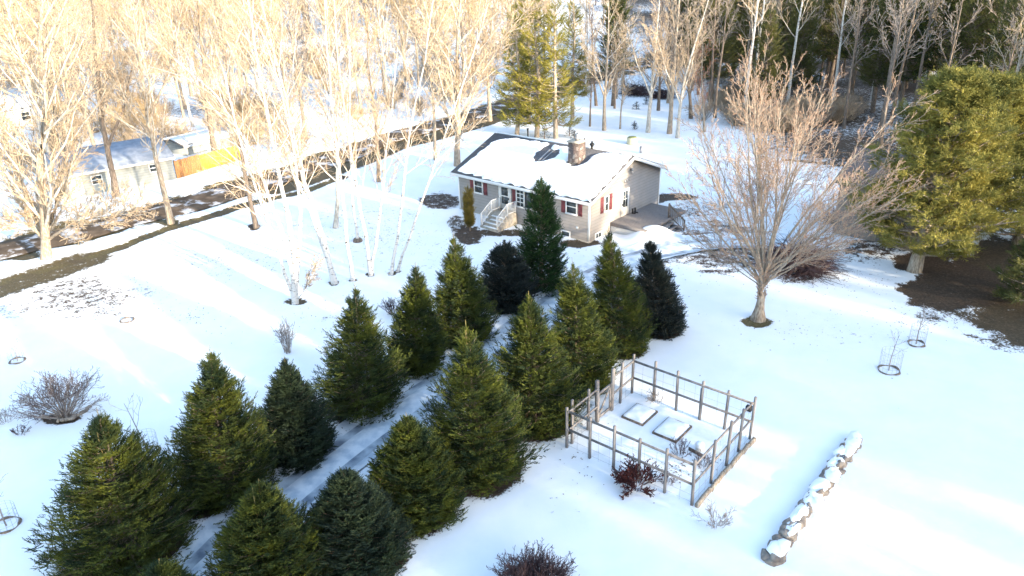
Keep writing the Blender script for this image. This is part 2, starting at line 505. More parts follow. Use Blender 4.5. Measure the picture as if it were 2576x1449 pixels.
# ------------------------------------------------------------------ the ground sheet
def axis(lo, a, b, hi, fine, g=1.13):
    c = list(np.arange(a, b + fine / 2, fine))
    st = fine; x = b
    while x < hi: st = min(st * g, 14); x += st; c.append(x)
    st = fine; x = a; pre = []
    while x > lo: st = min(st * g, 14); x -= st; pre.append(x)
    return np.array(pre[::-1] + c)
gx = axis(-520, -34, 32, 560, .17)
gy = axis(-60, 10, 72, 700, .17, 1.06)
X, Y = np.meshgrid(gx, gy)
bare = np.zeros_like(X); tone = np.zeros_like(X)
def vnoise(x, y, sc, seed):
    rg_ = np.random.default_rng(seed); A = rg_.random((256, 256))
    u_ = x / sc + 1000; v_ = y / sc + 1000; i = np.floor(u_).astype(int); j = np.floor(v_).astype(int)
    f = u_ - i; g = v_ - j; f = f * f * (3 - 2 * f); g = g * g * (3 - 2 * g); i %= 255; j %= 255
    return A[i, j] * (1 - f) * (1 - g) + A[i + 1, j] * f * (1 - g) + A[i, j + 1] * (1 - f) * g + A[i + 1, j + 1] * f * g
NZ = (vnoise(X, Y, 1.9, 1) - .5) * .55 + (vnoise(X, Y, .8, 2) - .5) * .38 + (vnoise(X, Y, .38, 3) - .5) * .22
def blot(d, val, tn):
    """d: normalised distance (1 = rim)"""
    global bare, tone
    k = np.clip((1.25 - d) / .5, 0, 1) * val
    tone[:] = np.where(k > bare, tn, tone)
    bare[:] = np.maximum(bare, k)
def ell(u, v, ru, rv, val, tn):
    cx, cy, _ = G(u, v)
    ax = np.array(G(u + ru, v)[:2]) - (cx, cy); ay = np.array(G(u, v - rv)[:2]) - (cx, cy)
    Mi = np.linalg.inv(np.stack([ax, ay], 1))
    p = Mi[0, 0] * (X - cx) + Mi[0, 1] * (Y - cy); q = Mi[1, 0] * (X - cx) + Mi[1, 1] * (Y - cy)
    blot(np.hypot(p, q) + NZ, val, tn)
dr = seg_dist(X, Y, ROAD)
blot(dr / 2.55 + NZ * .7, .92, .7)
far_side = smooth(-8, 8, Y - 70) 
blot(seg_dist(X, Y, poly_px([(700, 476), (850, 425), (1000, 366), (1150, 328), (1310, 276), (1400, 240)])) / 1.5, .95, .55)
blot(seg_dist(X, Y, poly_px([(1975, 402), (2050, 408), (2130, 418)])) / .28 + NZ * .5, .8, .3)  # low rail's shadow, painted into the snow as a bare strip
blot(seg_dist(X, Y, VERGE) / .66 + NZ * 1.1, .92, np.clip(.6 + NZ * 1.5, 0, 1))
blot(seg_dist(X, Y, poly_px([(-60, 745), (110, 690), (210, 655)])) / 1.7, .8, .6)
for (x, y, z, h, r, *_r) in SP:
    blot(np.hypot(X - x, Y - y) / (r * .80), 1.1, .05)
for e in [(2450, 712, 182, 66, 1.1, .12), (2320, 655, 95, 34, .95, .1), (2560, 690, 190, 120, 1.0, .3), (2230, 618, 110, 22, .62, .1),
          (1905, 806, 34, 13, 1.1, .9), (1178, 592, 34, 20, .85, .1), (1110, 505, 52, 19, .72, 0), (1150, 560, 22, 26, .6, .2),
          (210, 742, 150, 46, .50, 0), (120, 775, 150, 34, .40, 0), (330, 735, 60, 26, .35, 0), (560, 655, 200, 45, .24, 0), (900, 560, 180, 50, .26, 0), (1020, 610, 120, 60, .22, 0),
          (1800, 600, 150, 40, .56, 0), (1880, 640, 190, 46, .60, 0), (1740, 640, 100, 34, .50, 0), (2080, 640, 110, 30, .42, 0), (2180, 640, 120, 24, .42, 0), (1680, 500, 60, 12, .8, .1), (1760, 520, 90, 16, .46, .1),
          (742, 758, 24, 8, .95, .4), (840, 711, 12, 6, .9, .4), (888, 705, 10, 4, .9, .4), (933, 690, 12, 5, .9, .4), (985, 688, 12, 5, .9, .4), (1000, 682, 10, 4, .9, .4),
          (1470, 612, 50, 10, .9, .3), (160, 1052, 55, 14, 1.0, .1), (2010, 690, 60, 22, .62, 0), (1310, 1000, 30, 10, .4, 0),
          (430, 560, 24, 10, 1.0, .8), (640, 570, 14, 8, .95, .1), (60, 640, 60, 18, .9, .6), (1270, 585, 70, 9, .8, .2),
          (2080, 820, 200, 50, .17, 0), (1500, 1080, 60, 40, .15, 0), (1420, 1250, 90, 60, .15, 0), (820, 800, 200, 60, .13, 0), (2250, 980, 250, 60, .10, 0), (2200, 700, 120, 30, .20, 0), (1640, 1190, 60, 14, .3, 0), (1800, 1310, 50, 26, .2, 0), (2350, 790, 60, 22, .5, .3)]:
    ell(*e)
# woodland floor: patchy litter among the distant trunks
wood = smooth(78, 100, Y - .15 * X)
wn = vnoise(X, Y, 5.5, 7)
right_w = smooth(16, 30, X) * smooth(48, 62, Y)
k = wood * (.27 + .25 * wn) ; tone[:] = np.where(k > bare, .1, tone); bare[:] = np.maximum(bare, k)
k = right_w * (.42 + .5 * wn); tone[:] = np.where(k > bare, .15, tone); bare[:] = np.maximum(bare, k)
left_w = smooth(-14, -26, X - .0 * Y) * smooth(58, 66, Y)
k = left_w * (.12 + .3 * wn); bare[:] = np.maximum(bare, k)
ZZ = Z(X, Y)
dd = seg_dist(X, Y, DRIVE)
ZZ = ZZ - .16 * (1 - smooth(1.05, 1.35, dd)) + .07 * np.exp(-((dd - 1.75) / .3) ** 2) * (Y < 40)
ZZ = ZZ - .10 * (1 - smooth(2.2, 2.8, dr)) - .06 * np.clip(bare, 0, 1) * (bare > .75)
rng = np.random.default_rng(3)
ny_, nx_ = X.shape
idx = np.arange(nx_ * ny_).reshape(ny_, nx_)
q = np.stack([idx[:-1, :-1], idx[:-1, 1:], idx[1:, 1:], idx[1:, :-1]], -1).reshape(-1, 4)
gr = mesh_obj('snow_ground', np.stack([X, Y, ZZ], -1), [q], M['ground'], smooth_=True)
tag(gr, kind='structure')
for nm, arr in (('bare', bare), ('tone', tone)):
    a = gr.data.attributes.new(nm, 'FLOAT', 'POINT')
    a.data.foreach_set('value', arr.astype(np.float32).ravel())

def strip(name, P, half, prof, m, lift, seed, ragged=.15):
    """ribbon laid on the terrain; prof: list of (offset -1..1, dz)"""
    rg = np.random.default_rng(seed)
    T = np.gradient(P, axis=0); T /= np.linalg.norm(T, axis=1, keepdims=True) + 1e-9
    Nn = np.stack([-T[:, 1], T[:, 0]], 1)
    k = len(prof)
    jit = [np.convolve(rg.normal(size=len(P) + 6), np.ones(7) / 7, 'valid')[:len(P)] * ragged * 2 for _ in range(2)]
    vs = []
    for j, (o_, dz) in enumerate(prof):
        off = np.full(len(P), o_ * half)
        if j == 0: off = off + jit[0]
        if j == k - 1: off = off + jit[1]
        p = P + Nn * off[:, None]
        vs.append(np.stack([p[:, 0], p[:, 1], Z(p[:, 0], p[:, 1]) + lift + dz], 1))
    Vv = np.stack(vs, 1).reshape(-1, 3)
    i = np.arange((len(P) - 1) * k).reshape(-1, k)[:, :-1].ravel()
    q = np.stack([i, i + 1, i + 1 + k, i + k], 1)
    return mesh_obj(name, Vv, [q], m, smooth_=True)
rd = strip('road', ROAD, 1.75, [(-1, -.05), (-.9, 0), (-.5, .03), (0, .05), (.5, .03), (.9, 0), (1, -.05)], M['road'], -.04, 5, .3)
tag(rd, kind='structure')
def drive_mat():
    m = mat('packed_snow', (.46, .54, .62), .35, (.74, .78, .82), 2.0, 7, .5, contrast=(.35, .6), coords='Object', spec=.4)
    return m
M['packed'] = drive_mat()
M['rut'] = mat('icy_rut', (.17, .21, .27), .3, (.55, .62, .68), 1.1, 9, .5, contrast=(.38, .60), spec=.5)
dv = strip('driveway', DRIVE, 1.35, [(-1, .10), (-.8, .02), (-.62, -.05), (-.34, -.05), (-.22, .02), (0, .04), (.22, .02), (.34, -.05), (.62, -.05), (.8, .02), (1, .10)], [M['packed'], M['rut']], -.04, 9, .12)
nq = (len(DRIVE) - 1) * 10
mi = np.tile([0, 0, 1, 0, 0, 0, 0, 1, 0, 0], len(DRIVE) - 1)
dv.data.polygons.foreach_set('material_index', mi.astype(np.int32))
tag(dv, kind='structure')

# ------------------------------------------------------------------ trees without leaves
def norm(x, y, z):
    l = math.sqrt(x * x + y * y + z * z) + 1e-9
    return x / l, y / l, z / l

def grow(T, rg, p, d, L, r, lvl, P):
    n = P['seg'][lvl]; wob = P['wob'][lvl]; tr = P['trop'][lvl]; st = L / n
    pts = [p]; rad = [r]; dirs = [d]
    tip = P.get('tip', .25) if lvl else P.get('tip0', .3)
    rmin = P['rmin']
    for i in range(n):
        d = norm(d[0] + rg.gauss(0, wob), d[1] + rg.gauss(0, wob), d[2] + rg.gauss(0, wob) + tr)
        p = (p[0] + d[0] * st, p[1] + d[1] * st, p[2] + d[2] * st)
        pts.append(p); rad.append(max(rmin, r * (1 - (1 - tip) * (i + 1) / n))); dirs.append(d)
    T.add(pts, rad, P['k'][lvl], P['m'][lvl])
    branch(T, rg, pts, rad, dirs, L, lvl, P)

def branch(T, rg, pts, rad, dirs, L, lvl, P):
    if lvl >= P['max']: return
    nc = P['nc'][lvl]; nc = int(nc * rg.uniform(.8, 1.2) + .5)
    t0 = P['t0'][lvl]; a0, a1 = P['ang'][lvl]; n = len(pts) - 1
    ph = rg.uniform(0, 6.28)
    for j in range(nc):
        t = t0 + (1 - t0) * (j + rg.random()) / nc
        f = t * n; i = min(int(f), n - 1); f -= i
        q = tuple(pts[i][c] * (1 - f) + pts[i + 1][c] * f for c in range(3))
        dd_ = dirs[i + 1]; rr = rad[i] * (1 - f) + rad[i + 1] * f
        ph += 2.4 + rg.uniform(-.5, .5)
        up = (0, 0, 1) if abs(dd_[2]) < .9 else (1, 0, 0)
        ax = norm(dd_[1] * up[2] - dd_[2] * up[1], dd_[2] * up[0] - dd_[0] * up[2], dd_[0] * up[1] - dd_[1] * up[0])
        bx = (ax[1] * dd_[2] - ax[2] * dd_[1], ax[2] * dd_[0] - ax[0] * dd_[2], ax[0] * dd_[1] - ax[1] * dd_[0])
        an = rg.uniform(a0, a1) * P.get('bend', 1); ca, sa = math.cos(an), math.sin(an); cp, sp = math.cos(ph), math.sin(ph)
        nd = norm(*(dd_[c] * ca + (ax[c] * cp + bx[c] * sp) * sa for c in range(3)))
        sh = P['shape'](t) if lvl == 0 and 'shape' in P else (1 - .55 * (t - t0) / (1 - t0 + 1e-6))
        Ln = L * P['lr'][lvl] * sh * rg.uniform(.75, 1.2)
        grow(T, rg, q, nd, Ln, max(P['rmin'], rr * P['rr'][lvl]), lvl + 1, P)

TALL = dict(seg=[8, 5, 4, 3], wob=[.035, .10, .14, .16], trop=[.05, .09, .07, .05], k=[6, 4, 3, 3], m=[0, 0, 1, 1], max=3, nc=[20, 9, 6], t0=[.32, .12, .15],
            ang=[(.45, .85), (.4, .8), (.35, .8)], lr=[.34, .42, .42], rr=[.5, .5, .5], rmin=.013, shape=lambda t: 1.15 - .75 * (t - .3) / .7)
FAN = dict(seg=[6, 6, 4, 4], wob=[.03, .07, .10, .14], trop=[.03, .05, .05, .05], k=[7, 4, 3, 3], m=[0, 0, 0, 1], max=3, nc=[17, 14, 9], t0=[.16, .14, .12],
           ang=[(.35, .75), (.3, .6), (.3, .6)], lr=[.62, .34, .34], rr=[.55, .42, .5], rmin=.011, shape=lambda t: 1.15 - .45 * t)

def bare_tree(name, rg, base, top, r, P, mats, label, cat='tree', group=None, stems=None, twig=None):
    """base/top: points. A trunk part and a crown part under an Empty."""
    root = empty(name, base, 0, label, cat, group)
    Tt, Tc = Tubes(), Tubes()
    for (pp, rr) in (stems or [None]) if stems else [(None, r)]:
        if pp is None:
            bx, by, bz = 0, 0, -.15
            tx, ty, tz = (top[i] - base[i] for i in range(3))
            L = math.sqrt(tx * tx + ty * ty + tz * tz)
            n = P['seg'][0]; pts = []
            ox = oy = 0
            for i in range(n + 1):
                f = i / n
                ox += rg.gauss(0, .012 * L / n * 2); oy += rg.gauss(0, .012 * L / n * 2)
                pts.append((tx * f + ox * (f > 0), ty * f + oy * (f > 0), bz + (tz - bz) * f))
        else:
            pts = [tuple(p[i] - base[i] for i in range(3)) for p in pp]
            L = sum(math.dist(a, b) for a, b in zip(pts, pts[1:]))
            # subdivide
            q = []
            for a, b in zip(pts, pts[1:]):
                for f in (0, .5):
                    q.append(tuple(a[c] * (1 - f) + b[c] * f + (rg.gauss(0, .03) if f else 0) for c in range(3)))
            pts = q + [pts[-1]]
            pts[0] = (pts[0][0], pts[0][1], pts[0][2] - .15)
        n = len(pts) - 1
        rad = [max(.02, rr * (1 - .82 * (i / n) ** .9)) for i in range(n + 1)]
        rad[0] *= 1.25
        dirs = [norm(*(pts[max(1, i)][c] - pts[max(1, i) - 1][c] for c in range(3))) for i in range(n + 1)]
        Tt.add(pts, rad, 8, 0)
        branch(Tc, rg, pts, rad, dirs, L, 0, P)
    Tt.build('trunk', [mats[0]], root)
    Tc.build('crown', [mats[1], mats[2]], root)
    return root

# ------------------------------------------------------------------ needle trees
def spray_tpl(n, spread, wid, ln, rg):
    """a twig with needles, unit length along +x"""
    v = [(0, -.012, 0), (0, .012, 0), (1, 0, 0)]; f = [(0, 1, 2)]
    for i in range(n):
        x = (i + .5) / n
        a = rg.uniform(0, 2 * math.pi) if i % 3 == 0 else (0 if i % 2 else math.pi) + rg.uniform(-.7, .7)
        l = ln * (1.1 - .6 * x)
        dx = l * .75; dy = l * spread * math.cos(a); dz = l * spread * math.sin(a)
        px, pz = -math.sin(a) * .0, wid
        k = len(v)
        v += [(x - wid, -math.sin(a) * wid * .5, math.cos(a) * wid * .5), (x + wid, math.sin(a) * wid * .5, -math.cos(a) * wid * .5), (x + dx, dy, dz)]
        f.append((k, k + 1, k + 2))
    return np.array(v), np.array(f)

def place_sprays(tpls, O, D, S, rg):
    """O origins, D unit directions, S lengths"""
    VV, FF = [], []; off = 0
    which = rg.integers(0, len(tpls), len(O))
    D = D / (np.linalg.norm(D, axis=1, keepdims=True) + 1e-9)
    rnd = rg.normal(size=D.shape); rnd[:, 2] += 1.2
    Yv = np.cross(rnd, D); Yv /= np.linalg.norm(Yv, axis=1, keepdims=True) + 1e-9
    Zv = np.cross(D, Yv)
    for t, (tv, tf) in enumerate(tpls):
        s_ = which == t
        if not s_.any(): continue
        o, d, y, z, s = O[s_], D[s_], Yv[s_], Zv[s_], S[s_]
        P = o[:, None] + s[:, None, None] * (tv[None, :, 0:1] * d[:, None] + tv[None, :, 1:2] * y[:, None] + tv[None, :, 2:3] * z[:, None])
        VV.append(P.reshape(-1, 3))
        FF.append((tf[None] + (np.arange(len(o)) * len(tv))[:, None, None]).reshape(-1, 3) + off)
        off += len(o) * len(tv)
    return np.concatenate(VV), np.concatenate(FF)

def conifer(name, loc, h, R, needle, seed, label, group=None, nb=380, ns=16, needles=12, leaders=1, prof='cone', ssz=.34, bark='bark_dark', lift=0.0, low=.02, shootmat='shoot', cat='tree', nwid=.05, shear=0.0):
    rg = np.random.default_rng(seed)
    rr = random.Random(seed)
    tp = [spray_tpl(needles, .55, nwid, .32, rr) for _ in range(4)]
    u = rg.random(nb)
    if prof == 'cone':      # dense to the ground
        t = 1 - np.sqrt(1 - u * .9992)
        t = low + (1 - low) * t
        rad = np.where(t < .16, .80 + .2 * t / .16, ((1 - t) / .84) ** 1.06)
    elif prof == 'round':
        t = low + (1 - low) * (1 - np.sqrt(1 - u * .98)); rad = np.where(t < .25, .85 + .15 * t / .25, np.sqrt(np.clip(1 - ((t - .25) / .77) ** 1.7, 0, 1)))
    elif prof == 'slim':
        t = low + (1 - low) * (1 - (1 - u * .99) ** .62); rad = ((1 - t) / (1 - low)) ** .62
    else:                    # open: bare stem below
        t = low + (1 - low) * (1 - (1 - u * .97) ** .7); rad = ((1.02 - t) / (1.02 - low)) ** .55 * rg.uniform(.45, 1.1, nb)
    if prof in ('cone', 'slim'):      # boughs gather in tiers
        st_h = .40 if h > 4 else .32
        t = np.clip((np.round(t * h / st_h) * st_h + rg.normal(0, .075, nb)) / h, low, .985)
    az = rg.uniform(0, 2 * np.pi, nb)
    lob = 1 + .06 * np.sin(az * 3 + t * 7 + seed) + .07 * np.sin(az * 5 - t * 13 + 2 * seed) + .06 * np.sin(t * 60)
    bl = R * rad * lob * (rg.uniform(.70, 1.10, nb) + (rg.random(nb) < .05) * .12) + .10
    elev = np.interp(t, [0, .25, .6, .9, 1], [-.10 + lift, .12 + lift, .45 + lift * .5, .85, 1.25]) + rg.normal(0, .10, nb)
    tip = np.interp(t, [0, .4, 1], [.28, .22, .1])
    if prof != 'open': bl = np.minimum(bl, (1 - t) * h * .55 + .03)
    root = empty(name, loc, 0, label, cat, group)
    Tt = Tubes()
    tl = [(0, 0, -.1), (rr.gauss(0, .02) * h, rr.gauss(0, .02) * h * .3, h * .35), (rr.gauss(0, .01) * h, 0, h * .7), (0, 0, h * .97)]
    r0 = max(.05, h * .016)
    Tt.add(tl, [r0 * 1.2, r0 * .8, r0 * .5, .015], 7, 0)
    O, D, S = [], [], []
    base = np.stack([np.zeros(nb), np.zeros(nb), t * h], 1)
    dh = np.stack([np.cos(az), np.sin(az), np.zeros(nb)], 1)
    def at(s):
        """point along each branch; s (nb,k)"""
        hx = s * np.cos(elev)[:, None]
        zz = s * np.sin(elev)[:, None] - .16 * np.sin(np.pi * s) * (1 - t)[:, None] + tip[:, None] * s ** 3 * .5
        return base[:, None] + (dh[:, None] * hx[..., None]) * bl[:, None, None] + np.stack([np.zeros_like(zz), np.zeros_like(zz), zz * bl[:, None]], -1)
    ks = np.linspace(0, 1, 5)[None].repeat(nb, 0)
    bp = at(ks)
    for b in range(0, nb, 1 if prof == 'open' else 2):
        Tt.add([tuple(p) for p in bp[b]], [max(.008, .022 * h / 6 * (1 - .8 * k_)) for k_ in ks[0]], 3, 0)
    s = 1 - rg.random((nb, ns)) ** 1.35 * (.72 if prof != 'open' else .62)
    p0 = at(s); p1 = at(s + .02)
    ax = p1 - p0; ax /= np.linalg.norm(ax, axis=2, keepdims=True) + 1e-9
    lat = np.stack([-np.sin(az), np.cos(az), np.zeros(nb)], 1)[:, None] * np.where(rg.random((nb, ns, 1)) < .5, -1, 1)
    sp = rg.uniform(.2, 1.25, (nb, ns, 1))
    dr_ = ax + lat * sp + rg.normal(0, .22, (nb, ns, 3)) + np.array([0, 0, .10])
    side = lat * (rg.random((nb, ns, 1)) * np.minimum(.26, .2 * bl)[:, None, None] * (1.25 - s)[..., None] * 2.0)
    p0 = p0 + side + np.stack([np.zeros_like(s), np.zeros_like(s), rg.normal(0, .05, s.shape) * h / 6], -1)
    O = p0.reshape(-1, 3); D = dr_.reshape(-1, 3); S = (ssz * rg.uniform(.6, 1.25, (nb, ns)) * np.interp(t, [0, .78, .9, 1], [1.1, .9, .62, .38])[:, None]).ravel()
    if prof != 'open':           # foliage close round the stem, up to the tip
        nst = nb * 3
        ts = 1 - rg.random(nst) ** 1.2 * .8; az2 = rg.uniform(0, 2 * np.pi, nst)
        rr2 = R * np.clip(1 - ts, 0, 1) * rg.uniform(0, .7, nst)
        O = np.concatenate([O, np.stack([np.cos(az2) * rr2, np.sin(az2) * rr2, ts * h - .05], 1)])
        D = np.concatenate([D, np.stack([np.cos(az2), np.sin(az2), rg.uniform(.3, 1.3, nst)], 1)])
        S = np.concatenate([S, ssz * rg.uniform(.5, .95, nst) * np.interp(ts, [0, .8, .9, 1], [1, .85, .6, .35])])
    v, f = place_sprays(tp, O, D, S, rg)
    mi = np.zeros(len(f), int)
    if leaders:
        lo, ld, ls = [], [], []
        for q in range(leaders):
            a = rr.uniform(0, 6.28); d0 = 0 if q == 0 else rr.uniform(.07, .20) * min(1, R / 1.5)
            hh = h * (1.05 if q == 0 else rr.uniform(.88, 1.0))
            p = (d0 * math.cos(a), d0 * math.sin(a))
            st_ = hh - rr.uniform(.45, .75) * (1 if q else 1.2)
            Tt.add([(p[0] * .6, p[1] * .6, st_ - .5), (p[0], p[1], st_), (p[0] * 1.1, p[1] * 1.1, hh)], [.018, .015, .007], 3, 1)
            for _ in range(18):
                z_ = rr.uniform(st_ - .4, hh - .1); aa = rr.uniform(0, 6.28); e_ = rr.uniform(.3, .7)
                lo.append((p[0], p[1], z_)); ld.append((math.cos(aa) * e_, math.sin(aa) * e_, 1)); ls.append(rr.uniform(.10, .20) * (1 - .4 * (z_ - st_) / (hh - st_ + .01)))
        v2, f2 = place_sprays(tp, np.array(lo), np.array(ld), np.array(ls), rg)
        f = np.concatenate([f, f2 + len(v)]); v = np.concatenate([v, v2]); mi = np.concatenate([mi, np.zeros(len(f2), int)])
    v[:, 0] += shear * v[:, 2]
    tk = Tt.build('trunk', [M[bark], M[shootmat]], root)
    if shear:
        for q in tk.data.vertices: q.co.x += shear * q.co.z
    mesh_obj('crown', v, [f], [M[needle]], root)
    return root

for i, (x, y, z, h, R, kind, lead, lab, shr) in enumerate(SP):
    prof = 'round' if i in (6,) else 'slim' if i == 7 else 'cone'
    near = y < 24
    conifer('spruce_tree', (x, y, z - .05), h, R * (1.06 if i == 11 else .97), kind, 40 + i, lab, 'spruces in two rows along the lane',
            nb=620 if near else 520, ns=28 if near else 23, needles=12 if near else 10, leaders=lead, prof=prof, ssz=.24 if near else .27, nwid=.075, shear=shr)


# ------------------------------------------------------------------ the grey house
house = empty('house', HN, HYAW, 'grey ranch house with snowy shingle roof, stone chimney and red shutters', 'house')
HL, HW = 11.35, 8.35
ZE, ZR, TR, ZB = 2.78, 4.52, 4.36, 2.98            # eave, ridge, ridge offset, rear wall top
def slope_z(t): return ZE + (ZR - ZE) * t / TR if t <= TR else ZR + (ZB - ZR) * (t - TR) / (HW - TR)
b = MB()                                           # outer walls (gables as polygons)
prof = [(0, -.5), (0, ZE), (TR, ZR), (HW, ZB), (HW, -.5)]
v = [(t, s_, z) for s_ in (0, HL) for (t, z) in prof]
b.add(v, [(0, 1, 2, 3, 4), (9, 8, 7, 6, 5), (0, 5, 6, 1), (4, 3, 8, 9), (1, 6, 7, 2), (2, 7, 8, 3)])
walls = b.build('walls', M['siding'], house)
MB().box(-.012, HW + .01, -.012, HL + .012, -.5, .06).build('foundation', M['concrete'], house)
tr = MB()
for (x, y) in ((-.015, -.015), (-.015, HL - .085), (HW - .085, -.015)): MB().box(x, x + .1, y, y + .1, .06, slope_z(max(x, 0)) - .06).build('corner_trim', M['white'], house)
OV, OG = .38, .35
ef = slope_z(0) - (ZR - ZE) / TR * OV
def roof_quad(t0, z0, t1, z1, th=.10, g0=-OG, g1=HL + OG):
    v = [(t, s_, z + dz) for dz in (0, th) for (t, z) in ((t0, z0), (t1, z1)) for s_ in (g0, g1)]
    return v, [(0, 1, 3, 2), (4, 6, 7, 5), (0, 4, 5, 1), (2, 3, 7, 6), (0, 2, 6, 4), (1, 5, 7, 3)]
rb = MB(); rb.add(*roof_quad(-OV, ef + .01, TR, ZR + .01)); rb.add(*roof_quad(TR, ZR + .012, HW + OV, slope_z(HW + OV) + .012, .1))
roof = rb.build('roof', M['shingle'], house)
fb = MB()
fb.box(-OV - .03, -OV - .003, -OG - .03, HL + OG + .03, ef - .10, ef + .10)
fb.box(-OV - .0, 0.0, -OG, HL + OG, ef - .04, ef - .015)
for s_ in (-OG - .03, HL + OG + .003):
    for (t0, z0, t1, z1) in ((-OV, ef, TR, ZR), (TR, ZR, HW + OV, slope_z(HW + OV))):
        v = [(t, ss, z + dz) for ss in (s_, s_ + .027) for (t, z) in ((t0, z0), (t1, z1)) for dz in (-.12, .09)]
        fb.add(v, [(0, 1, 3, 2), (4, 6, 7, 5), (0, 4, 5, 1), (2, 3, 7, 6), (1, 5, 7, 3), (0, 2, 6, 4)])
fb.build('fascia', M['white'], house)
# snow lying on the roof, melted away round the chimney, over the old vent and along the left edge
def inside_poly(px, py, poly):
    c = np.zeros(px.shape, bool); n = len(poly)
    for i in range(n):
        x0, y0 = poly[i]; x1, y1 = poly[(i + 1) % n]
        cond = ((y0 > py) != (y1 > py)) & (px < (x1 - x0) * (py - y0) / (y1 - y0 + 1e-12) + x0)
        c ^= cond
    return c
def poly_sd(px, py, poly):
    P = np.array(list(poly) + [poly[0]], float)
    d = seg_dist(px, py, P)
    return np.where(inside_poly(px, py, poly), d, -d)
tt = np.arange(-.36, TR + .001, .06); ss = np.arange(-.33, HL + .34, .06)
S_, T_ = np.meshgrid(ss, tt)
wn_ = .05 * np.sin(S_ * 7 + 3 * np.sin(T_ * 3)) + .04 * np.sin(T_ * 11 + S_ * 5)
field = poly_sd(T_, S_, [(-.40, -.22), (4.30, -.16), (4.20, 1.85), (4.02, 2.15), (3.62, 2.35), (3.2, 2.40), (2.75, 2.48), (2.42, 2.75), (2.38, 3.05), (2.5, 3.5), (2.62, 3.75), (3.1, 3.85), (3.9, 3.95), (4.05, 4.2), (4.12, 5.5), (4.12, 9.2), (3.9, 10.2), (3.45, 10.95), (2.4, 11.05), (1.4, 11.1), (.6, 11.25), (-.10, 11.30), (-.18, 10.6), (-.12, 9.6), (-.30, 8.2), (-.40, 6)])
hole = poly_sd(T_, S_, [(2.15, 6.15), (2.35, 6.40), (3.2, 6.75), (3.55, 6.62), (3.95, 6.45), (4.35, 6.55), (4.35, 6.25), (3.95, 5.95), (3.50, 5.62), (3.78, 5.3), (3.72, 5.05), (3.3, 4.85), (2.9, 5.0), (2.45, 5.22), (2.2, 5.5)])
cond = np.minimum(field, -hole) + wn_
th = np.clip(cond * .9 + .02, -.08, .13) + .012 * np.sin(S_ * 2.1) * np.cos(T_ * 1.7)
base = ef + (ZR - ef) * (T_ + OV) / (TR + OV) + .11
vv = np.stack([T_, S_, base + th], -1)
n_, m_ = T_.shape; idx = np.arange(n_ * m_).reshape(n_, m_)
q = np.stack([idx[:-1, :-1], idx[1:, :-1], idx[1:, 1:], idx[:-1, 1:]], -1).reshape(-1, 4)
mesh_obj('roof_snow', vv, [q], M['snow'], house, smooth_=True)
b = MB(); b.add(*roof_quad(TR + .15, slope_z(TR + .15) + .12, HW + OV - .03, slope_z(HW + OV - .03) + .11, .13, -OG + .05, HL + OG - .1)); b.build('rear_roof_snow', M['snow'], house)
MB().bar((2.35, 5.9, slope_z(2.35) + .13), (3.6, 5.9, slope_z(3.6) + .13), .10, .04).bar((2.3, 5.65, slope_z(2.3) + .13), (3.5, 5.55, slope_z(3.5) + .13), .06, .04).build('roof_batten', M['metal_grey'], house)
# chimney
ch = MB().box(2.62, 3.42, 2.80, 3.62, 3.5, 5.34).build('chimney', M['chimney'], house)
MB().box(2.56, 3.48, 2.74, 3.68, 5.34, 5.43).build('chimney_cap', M['concrete'], ch)
MB().tube([(3.0, 3.2, 5.4), (3.0, 3.2, 5.75)], [.13, .13], 10).tube([(3.0, 3.2, 5.78), (3.0, 3.2, 5.86)], [.2, .04], 10).build('flue', M['metal_grey'], ch)
MB().tube([(4.5, 3.05, 4.4), (4.5, 3.05, 4.85)], [.09, .09], 10).tube([(4.5, 3.05, 4.85), (4.5, 3.05, 4.97)], [.17, .15], 10).tube([(4.5, 3.05, 4.97), (4.5, 3.05, 5.12)], [.08, .05], 8).build('vent_pipe', M['metal_dark'], house)
MB().tube([(4.6, 3.75, 4.4), (4.6, 3.75, 5.2)], [.05, .05], 8).build('vent_pipe', M['metal_dark'], house)
MB().tube([(5.3, 9.3, 4.1), (5.3, 9.3, 5.0)], [.06, .06], 8).tube([(5.3, 9.3, 5.0), (5.3, 9.3, 5.08)], [.09, .09], 8).build('vent_pipe', M['metal_dark'], house)

def window(face, a0, a1, z0, z1, panes=(1, 2), parent=None, name='window', grid=True):
    """face 'f' (front, x=0, a is y) or 'g' (gable, y=0, a is x). Frame > pane"""
    P_ = parent or house
    def bx(mb, u0, u1, w0, w1, d0, d1):
        if face == 'f': mb.box(-d1, -d0, u0, u1, w0, w1)
        else: mb.box(u0, u1, -d1, -d0, w0, w1)
    fr = MB(); t = .07
    bx(fr, a0 - t, a0, z0 - t, z1 + t, .0, .06); bx(fr, a1, a1 + t, z0 - t, z1 + t, .0, .06)
    bx(fr, a0, a1, z1, z1 + t, .0, .058); bx(fr, a0 - t - .03, a1 + t + .03, z0 - t - .03, z0, .0, .075)
    for k in range(1, panes[1]):
        zz = z0 + (z1 - z0) * k / panes[1]; bx(fr, a0, a1, zz - .025, zz + .025, .0, .05)
    for k in range(1, panes[0]):
        aa = a0 + (a1 - a0) * k / panes[0]; bx(fr, aa - .015, aa + .015, z0, z1, .0, .04)
    w_ = fr.build(name, M['white'], P_)
    g = MB(); bx(g, a0, a1, z0, z1, .005, .02); g.build('pane', M['glass'], w_)
    return w_
